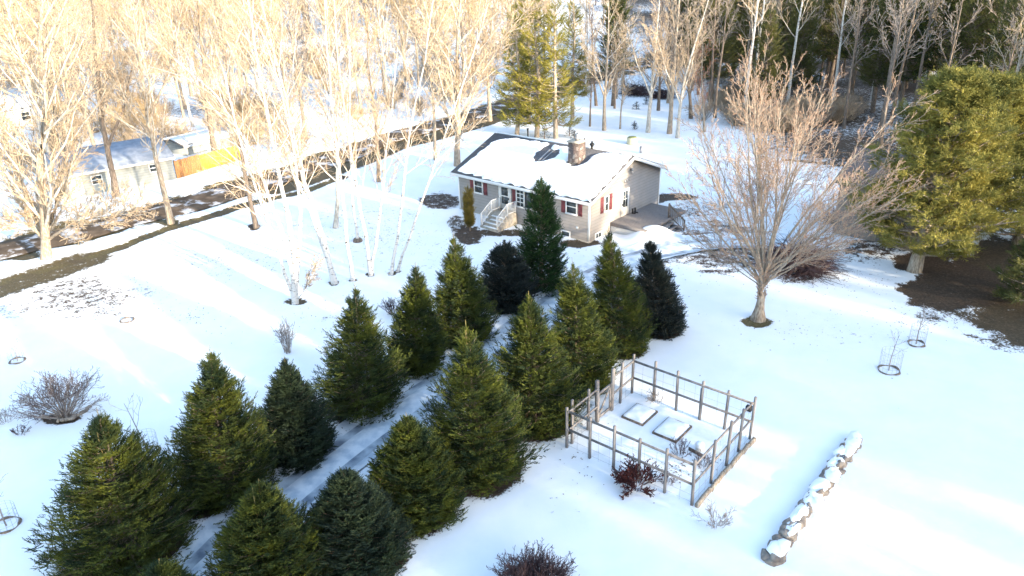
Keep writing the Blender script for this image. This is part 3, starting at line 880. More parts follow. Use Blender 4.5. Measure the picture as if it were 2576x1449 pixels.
def shutter(face, a0, a1, z0, z1):
    mb = MB()
    def bx(u0, u1, w0, w1, d0, d1):
        if face == 'f': mb.box(-d1, -d0, u0, u1, w0, w1)
        else: mb.box(u0, u1, -d1, -d0, w0, w1)
    n = 3; wd = (a1 - a0) / n
    for k in range(n): bx(a0 + k * wd + .008, a0 + (k + 1) * wd - .008, z0, z1, .0, .03)
    bx(a0 + .01, a1 - .01, z0 + .18, z0 + .27, .03, .045); bx(a0 + .01, a1 - .01, z1 - .27, z1 - .18, .03, .045)
    return mb.build('shutter', M['shutter'], house)
window('f', 9.02, 9.72, 1.58, 2.46)
shutter('f', 8.56, 8.88, 1.5, 2.50); shutter('f', 9.86, 10.18, 1.5, 2.50)
for (a0, a1) in ((5.28, 5.86), (4.60, 5.18), (3.92, 4.50)): window('f', a0, a1, 1.30, 2.46, (2, 4) if a0 > 5 or a0 < 4 else (1, 1))
shutter('f', 5.98, 6.28, 1.26, 2.52); shutter('f', 3.50, 3.80, 1.26, 2.52)
window('f', .98, 1.72, 1.66, 2.50)
shutter('f', 1.84, 2.16, 1.58, 2.54); shutter('f', .52, .84, 1.58, 2.54)
window('f', 1.50, 2.12, .06, .34, (1, 1), name='basement_window')
window('g', 1.66, 1.98, 1.62, 2.52); shutter('g', 1.18, 1.50, 1.55, 2.60); shutter('g', 2.16, 2.46, 1.55, 2.60)
window('g', .70, 1.28, .06, .34, (2, 1), name='basement_window')
# front door with its storm door and white surround
d = MB().box(-.05, 0, 6.40, 6.52, .84, 2.60).box(-.05, 0, 7.34, 7.46, .84, 2.60).box(-.05, 0, 6.52, 7.34, 2.48, 2.60).box(-.05, 0, 6.14, 6.40, .84, 1.02).build('door_frame', M['white'], house)
dd_ = MB().box(-.035, -.002, 6.52, 7.34, .86, 2.48).build('front_door', M['white'], house)
MB().box(-.045, -.036, 6.64, 7.22, 1.22, 1.72).box(-.045, -.036, 6.64, 7.22, 1.80, 2.36).build('pane', M['glass'], dd_)
MB().box(-.09, -.036, 6.55, 6.60, 1.55, 1.70).build('handle', M['metal_dark'], dd_)
g = MB().box(3.52, 4.42, -.035, -.002, .72, 2.52).build('side_door', M['white'], house)
MB().box(3.72, 4.22, -.045, -.036, 1.30, 2.36).build('pane', M['glass'], g)
MB().box(3.60, 3.65, -.09, -.036, 1.45, 1.58).build('handle', M['metal_dark'], g)
MB().box(3.66, 4.28, -.052, -.046, 1.82, 1.86).box(3.955, 3.985, -.052, -.046, 1.3, 2.36).build('glazing_bar', M['white'], g)
MB().box(4.45, 4.6, -.16, 0, 3.64, 3.76).tube([(4.45, -.12, 3.66), (4.4, -.24, 3.5)], [.05, .08], 8).build('wall_lamp', M['metal_grey'], house)
MB().box(3.75, 3.9, -.10, 0, 2.98, 3.14).bar((3.5, -.07, 3.12), (4.5, -.07, 3.04), .025).bar((3.9, -.2, 2.96), (3.9, -.2, 3.24), .025).build('antenna_bracket', M['metal_grey'], house)
MB().box(-.035, 0, .82, .98, .72, .86).build('wall_vent', M['white'], house)
# front steps with two white railings
st_ = MB()
for k in range(5):
    st_.box(-.95 - .27 * k if k else -.95, 0 - (0 if k == 0 else .95 + .27 * (k - 1)), 5.86, 7.42, -.5, .80 - .165 * k)
steps = st_.build('front_steps', M['concrete'], house)
sn = MB()
for k in range(1, 5): sn.box(-.95 - .27 * k + .02, -.95 - .27 * (k - 1) - .08, 5.96 + .1 * (k % 2), 7.3 - .12 * (k % 3), .80 - .165 * k + .002, .80 - .165 * k + .03)
sn.build('step_snow', M['snow'], steps)
for y_ in (5.93, 7.35):
    r = MB()
    P = [(-.12, y_, .80), (-.93, y_, .80), (-1.98, y_, .80 - .165 * 4)]
    r.bar((P[0][0], y_, .80), (P[0][0], y_, 1.62), .05).bar((-.93, y_, .8), (-.93, y_, 1.62), .05).bar((-1.98, y_, .1), (-1.98, y_, 1.0), .06)
    for h0, h1 in ((.80, .86), (.12, .17)):
        r.bar((-.12, y_, .80 + h0), (-.93, y_, .80 + h0), .045).bar((-.93, y_, .80 + h0), (-1.98, y_, .14 + h0 + .02), .045)
    for k in range(7): x_ = -.22 - k * .10; r.bar((x_, y_, .92), (x_, y_, 1.6), .018)
    for k in range(1, 10): f_ = k / 10; x_ = -.93 - 1.05 * f_; z0_ = .80 - .64 * f_; r.bar((x_, y_, z0_ + .12), (x_, y_, z0_ + .8), .018)
    for k in (2, 5, 8): f_ = k / 10; x_ = -.93 - 1.05 * f_; z0_ = .80 - .64 * f_; r.tube([(x_ + .07 * math.cos(a), y_, z0_ + .46 + .1 * math.sin(a)) for a in np.linspace(0, 6.28, 9)], [.011] * 9, 4, False)
    r.build('railing', M['white'], steps)
# deck
DZ, D0, D1 = .68, 2.35, 7.3
dk = MB()
for k in range(18):
    y1_ = -.01 - k * .145; dk.box(D0, D1, y1_ - .138, y1_, DZ - .04, DZ)
deck = dk.build('deck', M['deck'], house)
MB().box(D0 - .03, D0, -2.64, -.02, DZ - .22, DZ - .002).box(D0, D1, -2.66, -2.63, DZ - .22, DZ - .002).box(D1, D1 + .03, -2.64, -.02, DZ - .22, DZ - .002).build('rim_board', M['deck'], deck)
la = MB()
for k in range(-6, 34):
    for sgn in (1, -1):
        y0_ = -2.6 + k * .12; y1_ = y0_ + sgn * .55
        # clip to the panel in front of the deck end
        pts = []
        for f_ in np.linspace(0, 1, 12):
            yy = y0_ + (y1_ - y0_) * f_
            if -2.62 <= yy <= -.02: pts.append((D0 - .012 - (.006 if sgn > 0 else 0), yy, -.08 + .55 * f_))
        if len(pts) > 2: la.bar(pts[0], pts[-1], .008, .032, up=(1, 0, 0)) if False else la.bar(pts[0], pts[-1], .032, .008, up=(1, 0, 0))
for k in range(-6, 22):
    for sgn in (1, -1):
        x0_ = D0 + k * .12; x1_ = x0_ + sgn * .55; pts = []
        for f_ in np.linspace(0, 1, 12):
            xx = x0_ + (x1_ - x0_) * f_
            if D0 <= xx <= 3.7: pts.append((xx, -2.645 - (.006 if sgn > 0 else 0), -.08 + .55 * f_))
        if len(pts) > 2: la.bar(pts[0], pts[-1], .032, .008, up=(0, 1, 0))
la.build('lattice', M['white'], deck)
s2 = MB()
for k in range(3): s2.box(3.75, 5.3, -2.96 - .3 * k, -2.67 - .3 * k, .44 - .17 * k - .05, .44 - .17 * k)
s2.box(3.72, 3.76, -3.5, -2.66, -.05, .3).box(5.3, 5.34, -3.5, -2.66, -.05, .3)
s2.build('deck_steps', M['deck'], deck)
r = MB(); r.bar((5.36, -2.5, DZ), (5.36, -2.5, DZ + .95), .09).bar((5.36, -3.65, -.1), (5.36, -3.65, .75), .09)
r.bar((5.36, -2.5, DZ + .88), (5.36, -3.65, .70), .05, .09).bar((5.36, -2.5, DZ + .16), (5.36, -3.65, .06), .04, .06)
for k in range(1, 9): f_ = k / 9; r.bar((5.36, -2.5 - 1.15 * f_, DZ + .14 - .6 * f_), (5.36, -2.5 - 1.15 * f_, DZ + .86 - .6 * f_), .03)
r.build('stair_rail', M['bark_dark'], deck)
# pair of rubber boots on the deck
def boot(t, s_):
    p = hloc(t, s_, DZ)
    mb = MB().tube([(0, 0, .01), (0, 0, .12), (0, .0, .30), (0, 0, .36)], [.055, .055, .062, .07], 10)
    mb.tube([(0, .04, .045), (0, -.10, .045), (0, -.19, .035), (0, -.22, .03)], [.045, .05, .045, .02], 8)
    o = mb.build('rubber_boot', M['rubber'], None, True); o.location = p; o.rotation_euler = (0, 0, HYAW + .3)
    return o
tag(boot(4.62, -.22), 'left of two black rubber boots standing by the white side door', 'boot', 'black boots by the side door')
tag(boot(4.86, -.26), 'right of two black rubber boots standing by the white side door', 'boot', 'black boots by the side door')

# ------------------------------------------------------------------ neighbour's house, board fences, far building, brown barn
def simple_house(name, p0, p1, depth, hw, hr, mw, mr, label, snow=None, eave=.3, wins=(), cat='house', trim=None):
    """long wall from p0 to p1 faces the camera; depth goes away from it"""
    a = Vector((p1[0] - p0[0], p1[1] - p0[1], 0)); L = a.length; yaw = math.atan2(a.y, a.x)
    root = empty(name, (p0[0], p0[1], float(Z(p0[0], p0[1])) - .05), yaw, label, cat)
    pr = [(0, -.6), (0, hw), (depth / 2, hr), (depth, hw), (depth, -.6)]
    v = [(x, y, z) for x in (0, L) for (y, z) in pr]
    MB().add(v, [(4, 3, 2, 1, 0), (5, 6, 7, 8, 9), (0, 1, 6, 5), (9, 8, 3, 4), (1, 2, 7, 6), (2, 3, 8, 7)]).build('walls', mw, root)
    sl_ = (hr - hw) / (depth / 2); rb = MB(); sb = MB()
    for sg in (0, 1):
        ya, yb = (-eave, depth / 2) if sg == 0 else (depth + eave, depth / 2)
        za = hw - sl_ * eave
        v = [(x, y, z + dz) for dz in (.02, .12) for (y, z) in ((ya, za), (yb, hr)) for x in (-eave, L + eave)]
        f = [(0, 1, 3, 2), (4, 6, 7, 5), (0, 4, 5, 1), (2, 3, 7, 6), (0, 2, 6, 4), (1, 5, 7, 3)]
        rb.add(v, f)
        if snow and sg in snow:
            v = [(x, y, z + dz) for dz in (.13, .24) for (y, z) in ((ya + (.15 if sg == 0 else -.15), za + sl_ * .15), (yb, hr)) for x in (-eave + .1, L + eave - .1)]
            sb.add(v, f)
    rb.build('roof', mr, root)
    if snow: sb.build('roof_snow', M['snow'], root)
    fz = hw - sl_ * eave
    MB().box(-eave, L + eave, -eave - .03, -eave - .003, fz - .07, fz + .13).build('fascia', trim or M['white'], root)
    for (x0, x1, z0, z1, nm, mt) in wins:
        if nm == 'window':
            f = MB().box(x0 - .07, x0, -.05, 0, z0 - .07, z1 + .07).box(x1, x1 + .07, -.05, 0, z0 - .07, z1 + .07).box(x0, x1, -.05, 0, z0 - .07, z0).box(x0, x1, -.05, 0, z1, z1 + .07).box(x0, x1, -.045, 0, (z0 + z1) / 2 - .03, (z0 + z1) / 2 + .03).build('window', M['white'], root)
            MB().box(x0, x1, -.02, -.004, z0, z1).build('pane', M['glass'], f)
        else:
            MB().box(x0, x1, -.035, -.002, z0, z1).build(nm, mt, root)
    return root
pL, pR = G(164, 504), G(443, 450)
simple_house('neighbour_house', pL, pR, 6.6, 1.95, 3.15, M['siding_pale'], M['roof_blue'], 'low pale house with a blue grey roof across the road, half hidden by bare trees', eave=.25,
             wins=[(6.6, 7.1, 1.05, 1.6, 'window', None), (.5, 1.5, .0, 1.75, 'garage_door', M['white']), (3.4, 3.62, .1, 1.7, 'downpipe', M['white']), (2.2, 2.9, .9, 1.5, 'window', None)])
def board_fence(p0, p1, h, m, label, step=.16, snowcap=False):
    a = Vector((p1[0] - p0[0], p1[1] - p0[1], 0)); L = a.length; yaw = math.atan2(a.y, a.x)
    root = empty('board_fence', (p0[0], p0[1], float(Z(p0[0], p0[1]))), yaw, label, 'fence')
    mb = MB(); rg = random.Random(int(L * 100)); k = 0; x = 0
    while x < L:
        zt = h + rg.uniform(-.04, .04); zb = float(Z(p0[0] + a.x * x / L, p0[1] + a.y * x / L)) - float(Z(p0[0], p0[1]))
        mb.box(x, min(L, x + step - .015), -.02 - (k % 2) * .006, .0, zb - .1, zb + zt); x += step; k += 1
    mb.build('boards', m, root)
    for k in range(int(L / 2) + 1): MB().box(k * 2.0, k * 2.0 + .1, .002, .10, -.1, h + .05).build('post', M['wood_grey'], root)
    MB().box(0, L, .102, .15, .4, .5).box(0, L, .102, .15, h - .4, h - .3).build('rail', M['wood_grey'], root)
    return root
board_fence(G(446, 449), G(508, 431), 1.5, M['wood_fence'], 'brown board fence beside the pale neighbour house')
board_fence(G(509, 430), G(608, 402), 1.4, M['wood_yellow'], 'bright yellow orange board fence catching the sun across the road')
simple_house('distant_house', G(20, 330), G(150, 300), 7, 2.2, 3.8, M['white'], M['shingle'], 'white snow roofed building deep in the bare woods at the far left', snow=(0, 1), wins=[(2, 3, .9, 1.7, 'window', None)])
s_ = simple_house('snowy_shed', G(470, 392), G(600, 362), 4, 1.0, 1.35, M['siding_pale'], M['shingle'], 'low shed under a thick snow roof behind the board fences', snow=(0, 1), cat='shed')
bL = Vector(G(2093, 586)); bd = Vector((math.sin(HYAW), -math.cos(HYAW), 0))
bR = bL + bd * 6.0
barn = simple_house('barn', (bL.x, bL.y), (bR.x, bR.y), 6.5, 3.5, 4.7, M['wood_barn'], M['shingle_brown'], 'weathered brown barn half hidden behind the big pine and the maple', eave=.3, cat='barn',
             wins=[(2.6, 5.0, 0.0, 2.1, 'barn_door', M['wood_grey'])], trim=M['wood_barn'])

# ------------------------------------------------------------------ fenced garden
GO = Vector((5.638, 18.705, 0)); GY = .861
GA = Vector((-math.sin(GY), math.cos(GY), 0)); GB = Vector((math.cos(GY), math.sin(GY), 0))
GW, GD = 5.02, 4.5
gz = float(Z(GO.x, GO.y))
garden = empty('garden_fence', (GO.x, GO.y, gz), GY, 'weathered grey post and rail fence round the square snowy garden', 'fence')
# local x = depth (GB), y = width (GA)
def gpost(x, y, h=1.78, w_=.085, lean=(0, 0)):
    wx, wy = (GO + GB * x + GA * y).xy
    z0 = float(Z(wx, wy)) - gz
    MB().bar((x, y, z0 - .15), (x + lean[0], y + lean[1], z0 + h), w_).build('post', M['wood_grey'], garden)
    return z0
rg = random.Random(11)
front = [(0, GW * k / 5) for k in range(6)]
back = [(GD, GW * k / 5) for k in range(6)]
left = [(GD * f_, GW) for f_ in (.07, .30, .44, .66, .80)]
right = [(GD * f_, 0) for f_ in (.30, .56, .78)]
for (x, y) in front + back + left + right:
    gate = (x, y) in left[2:4]
    gpost(x, y, 1.78 + rg.uniform(-.08, .1) + (.12 if gate else 0), .12 if gate else .08, (rg.uniform(-.04, .04), rg.uniform(-.04, .04)))
for (x, y) in (back[4], front[2], left[1], back[2]): gpost(x + .07, y + .05, 1.35, .07)
def grail(a, b_, hs):
    for h in hs:
        za = float(Z(*(GO + GB * a[0] + GA * a[1]).xy)) - gz; zb = float(Z(*(GO + GB * b_[0] + GA * b_[1]).xy)) - gz
        MB().bar((a[0], a[1], za + h), (b_[0], b_[1], zb + h), .045, .075).build('rail', M['wood_grey'], garden)
HS = (1.55, .78)
grail((0.05, 0), (0.05, GW), HS); grail((GD - .05, 0), (GD - .05, GW), HS); grail((0, .05), (GD, .05), HS)
grail((0, GW - .05), (GD * .42, GW - .05), HS); grail((GD * .67, GW - .05), (GD, GW - .05), HS)
gx0, gx1, gy_ = GD * .46, GD * .64, GW + .02
gt = MB().bar((gx0, gy_, .12), (gx0, gy_, 1.3), .05, .09).bar((gx1, gy_, .12), (gx1, gy_, 1.3), .05, .09).bar((gx0, gy_, 1.25), (gx1, gy_, 1.25), .05, .1).bar((gx0, gy_, .18), (gx1, gy_, .18), .05, .1).bar((gx0, gy_, .2), (gx1, gy_, 1.22), .04, .08)
gt.build('gate', M['wood_grey'], garden)
wm = MB()                                        # wire mesh, thin
for side in (((0, 0), (0, GW)), ((GD, 0), (GD, GW)), ((0, 0), (GD, 0)), ((0, GW), (GD * .42, GW)), ((GD * .67, GW), (GD, GW))):
    (xa, ya), (xb, yb) = side; L = math.dist(*side); n = int(L / .45)
    for k in range(n + 1):
        f_ = k / n; wm.bar((xa + (xb - xa) * f_, ya + (yb - ya) * f_, 0), (xa + (xb - xa) * f_, ya + (yb - ya) * f_, 1.5), .005)
    for z_ in (.12, .4, 1.1): wm.bar((xa, ya, z_), (xb, yb, z_), .005)
wm.build('wire_mesh', M['metal_grey'], garden)
MB().box(GD - .12, GD + .04, .05, .25, 1.22, 1.42).build('hanging_bag', M['metal_dark'], garden)
def gpix(x, y): return (2080 + x / 2.3375) / 1.4907, (1300 + y / 2.3375) / 1.4907
def raised_bed(cx, cy, w_, d_, label, rot=0):
    x, y, z = G(*gpix(cx, cy))
    root = empty('raised_bed', (x, y, z - .02), GY + rot, label, 'raised bed', 'raised beds inside the garden fence')
    h = .10
    MB().box(-d_ / 2, -d_ / 2 + .04, -w_ / 2, w_ / 2, 0, h).box(d_ / 2 - .04, d_ / 2, -w_ / 2, w_ / 2, 0, h).box(-d_ / 2 + .04, d_ / 2 - .04, -w_ / 2, -w_ / 2 + .04, 0, h).box(-d_ / 2 + .04, d_ / 2 - .04, w_ / 2 - .04, w_ / 2, 0, h).build('frame', M['bark_dark'], root)
    n = 14; g_ = np.linspace(-1, 1, n); A_, B_ = np.meshgrid(g_, g_)
    e_ = 1 - np.maximum(np.abs(A_), np.abs(B_)) ** 6
    zz = h - .06 + .16 * e_ + .015 * np.sin(A_ * 6 + cx) * np.cos(B_ * 5)
    idx = np.arange(n * n).reshape(n, n); q = np.stack([idx[:-1, :-1], idx[:-1, 1:], idx[1:, 1:], idx[1:, :-1]], -1).reshape(-1, 4)
    mesh_obj('bed_snow', np.stack([A_ * (d_ / 2 - .005) + .03, B_ * (w_ / 2 - .005) + .03, zz], -1), [q], M['snow'], root, smooth_=True)
raised_bed(745, 600, .95, 1.15, 'snow heaped raised bed nearer the gate inside the garden fence')
raised_bed(1030, 735, 1.0, 1.25, 'snow heaped raised bed with dark timber corner in the middle of the garden')
x, y, z = G(*gpix(1268, 905))
pot = empty('planter_tub', (x, y, z), 0, 'round white tub with snow on it standing inside the garden', 'planter')
MB().tube([(0, 0, 0), (0, 0, .26)], [.13, .17], 16).build('tub', M['white'], pot)
MB().tube([(0, 0, .25), (0, 0, .31), (0, 0, .33)], [.15, .13, .04], 16).build('snow_cap', M['snow'], pot)
tb = MB(); rgt = random.Random(3)
for k in range(9):
    f0, f1 = k / 9, (k + 1) / 9
    tb.bar((-.02 + GD * f0, -.16 + rgt.uniform(-.03, .03), .0), (GD * f1, -.16 + rgt.uniform(-.03, .03), rgt.uniform(0, .05)), .12, .30)
e_ = empty('timber_edging', (GO.x, GO.y, gz), GY, 'brown timber edging along the right hand side of the garden fence', 'edging')
tb.build('timbers', M['bark'], e_)
x0_, y0_, z0_ = G(*gpix(1175, 905)); x1_, y1_, z1_ = G(*gpix(1315, 980))
tag(MB().bar((x0_, y0_, z0_ + .06), (x1_, y1_, z1_ + .06), .05, .12).build('plank', M['bark_dark']), 'dark plank lying on edge in the snow beside the white tub', 'plank')

# ------------------------------------------------------------------ shrubs, saplings, cages
def shrub(name, loc, R, h, n, m, seed, label, group=None, sub=5, lean=0.55, rmin=.006, m2=None, base_r=.06, cat='shrub'):
    rg = random.Random(seed); T = Tubes()
    P = dict(seg=[4, 3, 2], wob=[.10, .16, .2], trop=[.05, .04, .03], k=[4, 3, 3], m=[0, 0, 1], max=2, nc=[sub, 3, 0], t0=[.3, .3, .3], ang=[(.3, .7), (.3, .8)], lr=[.42, .5], rr=[.6, .6], rmin=rmin)
    for _ in range(n):
        a = rg.uniform(0, 6.28); e = rg.random() ** .6 * lean * 1.3
        d = norm(math.cos(a) * math.sin(e), math.sin(a) * math.sin(e), math.cos(e))
        L = h * rg.uniform(.75, 1.05) * (1 + .15 * math.sin(e)) * min(1.0, R / max(1e-3, h * math.sin(e) + .01) if math.sin(e) * h > R else 1)
        grow(T, rg, (math.cos(a) * base_r * rg.random() * 3, math.sin(a) * base_r * rg.random() * 3, -.05), d, L, max(rmin, .011 * h), 0, P)
    o = T.build(name, [m, m2 or m])
    o.location = loc
    return tag(o, label, cat, group)
def at(u, v): return G(u, v)
shrub('round_shrub', at(162, 1046), 1.5, 1.75, 60, M['twig_grey'], 1, 'large leafless round shrub with a stone crescent at its foot, left side', sub=7, lean=.85, m2=M['twig_dark'], rmin=.007)
shrub('dark_shrub', at(1345, 1500), .85, 1.1, 240, M['twig_dark'], 2, 'dense purple brown dome shrub cut by the bottom edge', sub=6, lean=.95, base_r=.12, rmin=.006)
shrub('slim_shrub', at(724, 886), .45, 1.5, 22, M['twig_grey'], 3, 'thin upright leafless shrub alone in the open snow above the spruces', sub=4, lean=.28)
shrub('twiggy_shrub', at(988, 790), .5, .8, 30, M['twig_dark'], 4, 'little grey twiggy shrub at the left of the narrow pale topped spruce', sub=5, lean=.6)
shrub('red_shrub', at(1600, 1222), .65, .85, 40, M['berry'], 5, 'dark red bush with clinging leaves against the front garden fence', sub=9, lean=1.05, m2=M['berry'], rmin=.012)
for i, (u, v, lab, h) in enumerate([(50, 1090, 'small dark tuft of dead stems at the lower left of the big round shrub', .35), (12, 1065, 'pale tuft of dead stems touching the left edge', .6), (102, 1052, 'tiny dark tuft of stems just left of the round shrub', .3), (72, 1010, 'faint thin tuft of stalks up and left of the round shrub', .4), (1800, 1320, 'faint dead flower stalks in open snow right of the garden corner', .7),
                                   (1650, 1010, 'reddish dry tuft at the back fence post inside the garden', .5), (1710, 1145, 'bare bluish tangle of stems inside the garden by the front rail', .6), (1680, 1215, 'low brown weeds inside the front garden rail', .4), (1768, 1175, 'dark stalks near the right hand corner of the garden', .5)]):
    shrub('dead_plant', at(u, v), h * .7, h, 22, M['twig_dark'] if i in (0, 2, 6, 7, 8) else M['twig_grey'], 20 + i, lab, 'dead garden plants in the snow', sub=4, lean=.7, rmin=.005, cat='plant')
def cage(u, v, rad, h, label, sap=1.4, sapw=.35, seed=0, tilt=0, group='wire cages round young trees'):
    x, y, z = G(u, v)
    root = empty('tree_cage', (x, y, z), 0, label, 'tree guard', group)
    mb = MB()
    n = 14
    for k in range(n):
        a = 6.283 * k / n; mb.bar((rad * math.cos(a), rad * math.sin(a), 0), (rad * math.cos(a), rad * math.sin(a), h), .006)
    for z_ in (.25, .55, .85, 1.0):
        mb.tube([(rad * math.cos(a), rad * math.sin(a), h * z_) for a in np.linspace(0, 6.283, 19)], [.004] * 19, 3, False)
    mb.build('wire', M['metal_grey'], root)
    MB().tube([(rad * math.cos(a), rad * math.sin(a), .02 + .02 * math.sin(a * 3)) for a in np.linspace(0, 6.283, 25)], [.035 + .02 * math.sin(k) for k in range(25)], 5, False).build('litter_ring', M['bark_dark'], root)
    rg = random.Random(seed); T = Tubes()
    P = dict(seg=[5, 4, 3], wob=[.06, .12, .2], trop=[.06, .10, .05], k=[5, 3, 3], m=[0, 0, 0], max=2, nc=[6, 3], t0=[.35, .3], ang=[(.5, .9), (.4, .8)], lr=[.55, .4], rr=[.6, .6], rmin=.006)
    grow(T, rg, (0, 0, -.05), norm(tilt, .02, 1), sap, .02 + sapw * .02, 0, P)
    s = T.build('sapling', [M['twig_grey']]); s.location = (x, y, z)
    tag(s, 'bare sapling inside ' + label, 'tree', 'young trees in wire cages')
cage(320, 806, .32, 1.0, 'the wire guard in the open snow below the leaf strewn slope', 1.1, .1, 1)
cage(44, 908, .32, 1.0, 'the wire guard close to the left edge above the round shrub', 1.0, .1, 2)
cage(2236, 932, .42, .95, 'the wider wire guard at right, nearer the stone wall', 1.7, .3, 3)
cage(2305, 865, .34, .9, 'the wire guard at right, nearer the big pine', 1.7, .3, 4)
cage(375, 1138, .38, .8, 'the wire guard right behind the broad lower left spruce', 2.3, .5, 5)
cage(16, 1322, .40, .7, 'the wire guard cut by the left edge near the bottom', 1.9, .4, 6)
# crescent of stones by the round shrub
def rock_mesh(mb, c, sx, sy, sz, rg, rot=0):
    n, m_ = 7, 9; vs = []
    ph = [rg.uniform(0, 6.28) for _ in range(6)]
    for i in range(n):
        th = math.pi * i / (n - 1)
        for j in range(m_):
            a = 2 * math.pi * j / m_
            k = 1 + .14 * math.sin(2 * a + ph[0]) + .12 * math.sin(3 * a + ph[1] + th) + .1 * math.sin(2 * th + ph[2]) + rg.uniform(-.05, .05)
            cx_, sx_ = math.copysign(abs(math.cos(a)) ** .7, math.cos(a)), math.copysign(abs(math.sin(a)) ** .7, math.sin(a))
            x_, y_, z_ = math.sin(th) ** .6 * cx_ * sx * k, math.sin(th) ** .6 * sx_ * sy * k, math.cos(th) * sz * k
            vs.append((c[0] + x_ * math.cos(rot) - y_ * math.sin(rot), c[1] + x_ * math.sin(rot) + y_ * math.cos(rot), c[2] + z_))
    f = [(i * m_ + j, (i + 1) * m_ + j, (i + 1) * m_ + (j + 1) % m_, i * m_ + (j + 1) % m_) for i in range(n - 1) for j in range(m_)]
    mb.add(vs, f)
rg = random.Random(7); mb = MB()
for k in range(16):
    u = 150 + k * 5.2; v = 1058 - 2.2 * k * (k / 15); x, y, z = G(u, v)
    rock_mesh(mb, (x + rg.uniform(-.05, .05), y + rg.uniform(-.05, .05), z + .03), rg.uniform(.06, .12), rg.uniform(.05, .09), .07, rg, rg.uniform(0, 3))
tag(mb.build('stone_edging', M['rock'], None, True), 'curved row of small stones at the foot of the round shrub', 'edging')
# dry stone wall in the right foreground
wall = empty('stone_wall', G(2040, 1260), 0, 'low fieldstone wall capped with snow, alone in the right hand snow field', 'wall')
W0, W1 = Vector(G(1938, 1408)), Vector(G(2150, 1112)); WM = Vector(wall.location)
wd = (W1 - W0); wl = wd.length; wd.normalize(); wn2 = Vector((-wd.y, wd.x, 0)); ang_ = math.atan2(wd.y, wd.x)
ms, mc = MB(), MB(); rg = random.Random(5); s_ = 0
while s_ < wl:
    st2 = rg.uniform(.34, .62)
    for lay in range(2):
        for sd in (-1, 1):
            if lay and rg.random() < .12: continue
            p = W0 + wd * (s_ + rg.uniform(-.06, .06) + lay * .15) + wn2 * (sd * rg.uniform(.09, .14) * (.8 if lay else 1.15)) - WM
            p.z = float(Z(*(p + WM).xy)) - WM.z + .02 + lay * .10
            rock_mesh(ms, p, st2 * rg.uniform(.42, .6), rg.uniform(.11, .18), rg.uniform(.09, .15), rg, ang_ + rg.uniform(-.5, .5))
    s_ += st2
s_ = .05
while s_ < wl - .1:
    st2 = rg.uniform(.45, 1.0)
    if rg.random() < .92:
        p = W0 + wd * (s_ + st2 / 2) + wn2 * rg.uniform(-.09, .07) - WM
        p.z = float(Z(*(p + WM).xy)) - WM.z + .19
        rock_mesh(mc, p, st2 * .55, rg.uniform(.19, .28), rg.uniform(.07, .11), rg, ang_ + rg.uniform(-.12, .12))
    s_ += st2 * .92
ms.build('stones', M['rock'], wall, False); mc.build('snow_cap', M['snow'], wall, True)

# ------------------------------------------------------------------ single bare trees
def stem(pts, y, dy=0.0):
    """pixel polyline -> points at forward distance y, sliding by dy towards the tip"""
    n = len(pts) - 1
    return [V(u, v, y + dy * i / n) for i, (u, v) in enumerate(pts)]
BARE = []
def hero(name, seed, base_uv, stems, P, mats, label, group=None, bare_up=1.0, cat='tree'):
    x, y, z = G(*base_uv)
    st = []
    for (pts, r, dy) in stems:
        q = stem(pts, y, dy)
        if pts[0] == base_uv: q[0] = (x, y, z)
        st.append((q, r))
    return bare_tree(name, random.Random(seed), (x, y, z), None, 0, P, [M[m] for m in mats], label, cat, group, stems=st)
def PP(base, **k):
    d = dict(base); d.update(k); return d
BIG = PP(TALL, nc=[24, 10, 7], t0=[.12, .1, .12], lr=[.30, .45, .42], rmin=.014, shape=lambda t: 1.25 - .7 * t)
MID = PP(TALL, rr=[.42, .45, .5], nc=[26, 9, 6], t0=[.30, .1, .12], lr=[.26, .42, .42], rmin=.010, shape=lambda t: 1.2 - .6 * t, ang=[(.4, .9), (.4, .8), (.35, .8)])
BIR = PP(TALL, rr=[.34, .42, .5], nc=[20, 8, 6], t0=[.38, .15, .12], lr=[.24, .42, .42], rmin=.008, shape=lambda t: 1.25 - .6 * t, ang=[(.35, .7), (.35, .7), (.3, .7)], trop=[.05, .05, .03, .0], tip0=.2)
hero('shade_tree', 1, (115, 650), [([(115, 650), (108, 590), (62, 480), (20, 380), (-20, 250)], .20, 2), ([(115, 650), (112, 560), (100, 400), (118, 250), (100, 100), (110, -80)], .30, -2),
     ([(115, 650), (116, 600), (145, 500), (168, 400), (172, 280), (160, 150), (165, -20)], .22, 3), ([(112, 600), (60, 560), (0, 560), (-40, 520)], .10, -3), ([(116, 600), (190, 560), (270, 545), (350, 525)], .09, -4)],
     BIG, ['bark', 'bark_pale', 'twig_tan'], 'massive many limbed bare tree on the grass verge at the far left')
hero('roadside_tree', 2, (292, 494), [([(292, 494), (275, 400), (255, 300), (245, 180), (235, 60), (230, -90)], .26, 0), ([(268, 370), (310, 280), (330, 180), (350, 60)], .12, 2)], MID, ['bark_dark', 'bark', 'twig_tan'], 'dark trunked bare tree directly before the pale neighbour house')
hero('roadside_tree', 3, (430, 560), [([(430, 560), (412, 480), (392, 400), (372, 310), (362, 220), (345, 110), (330, -50)], .23, 0), ([(380, 340), (330, 280), (290, 200), (270, 120)], .10, -2), ([(372, 310), (410, 220), (440, 120), (450, 0)], .11, 2)], MID, ['bark', 'bark_pale', 'twig_tan'], 'tall bare tree leaning left between the road and the snowy lawn')
hero('roadside_tree', 4, (645, 572), [([(645, 572), (632, 520), (618, 450), (600, 350), (580, 230), (560, 100), (545, -40)], .19, 0)], MID, ['bark_dark', 'bark_pale', 'twig_tan'], 'slim bare tree with reddish base just left of the big birch clump')
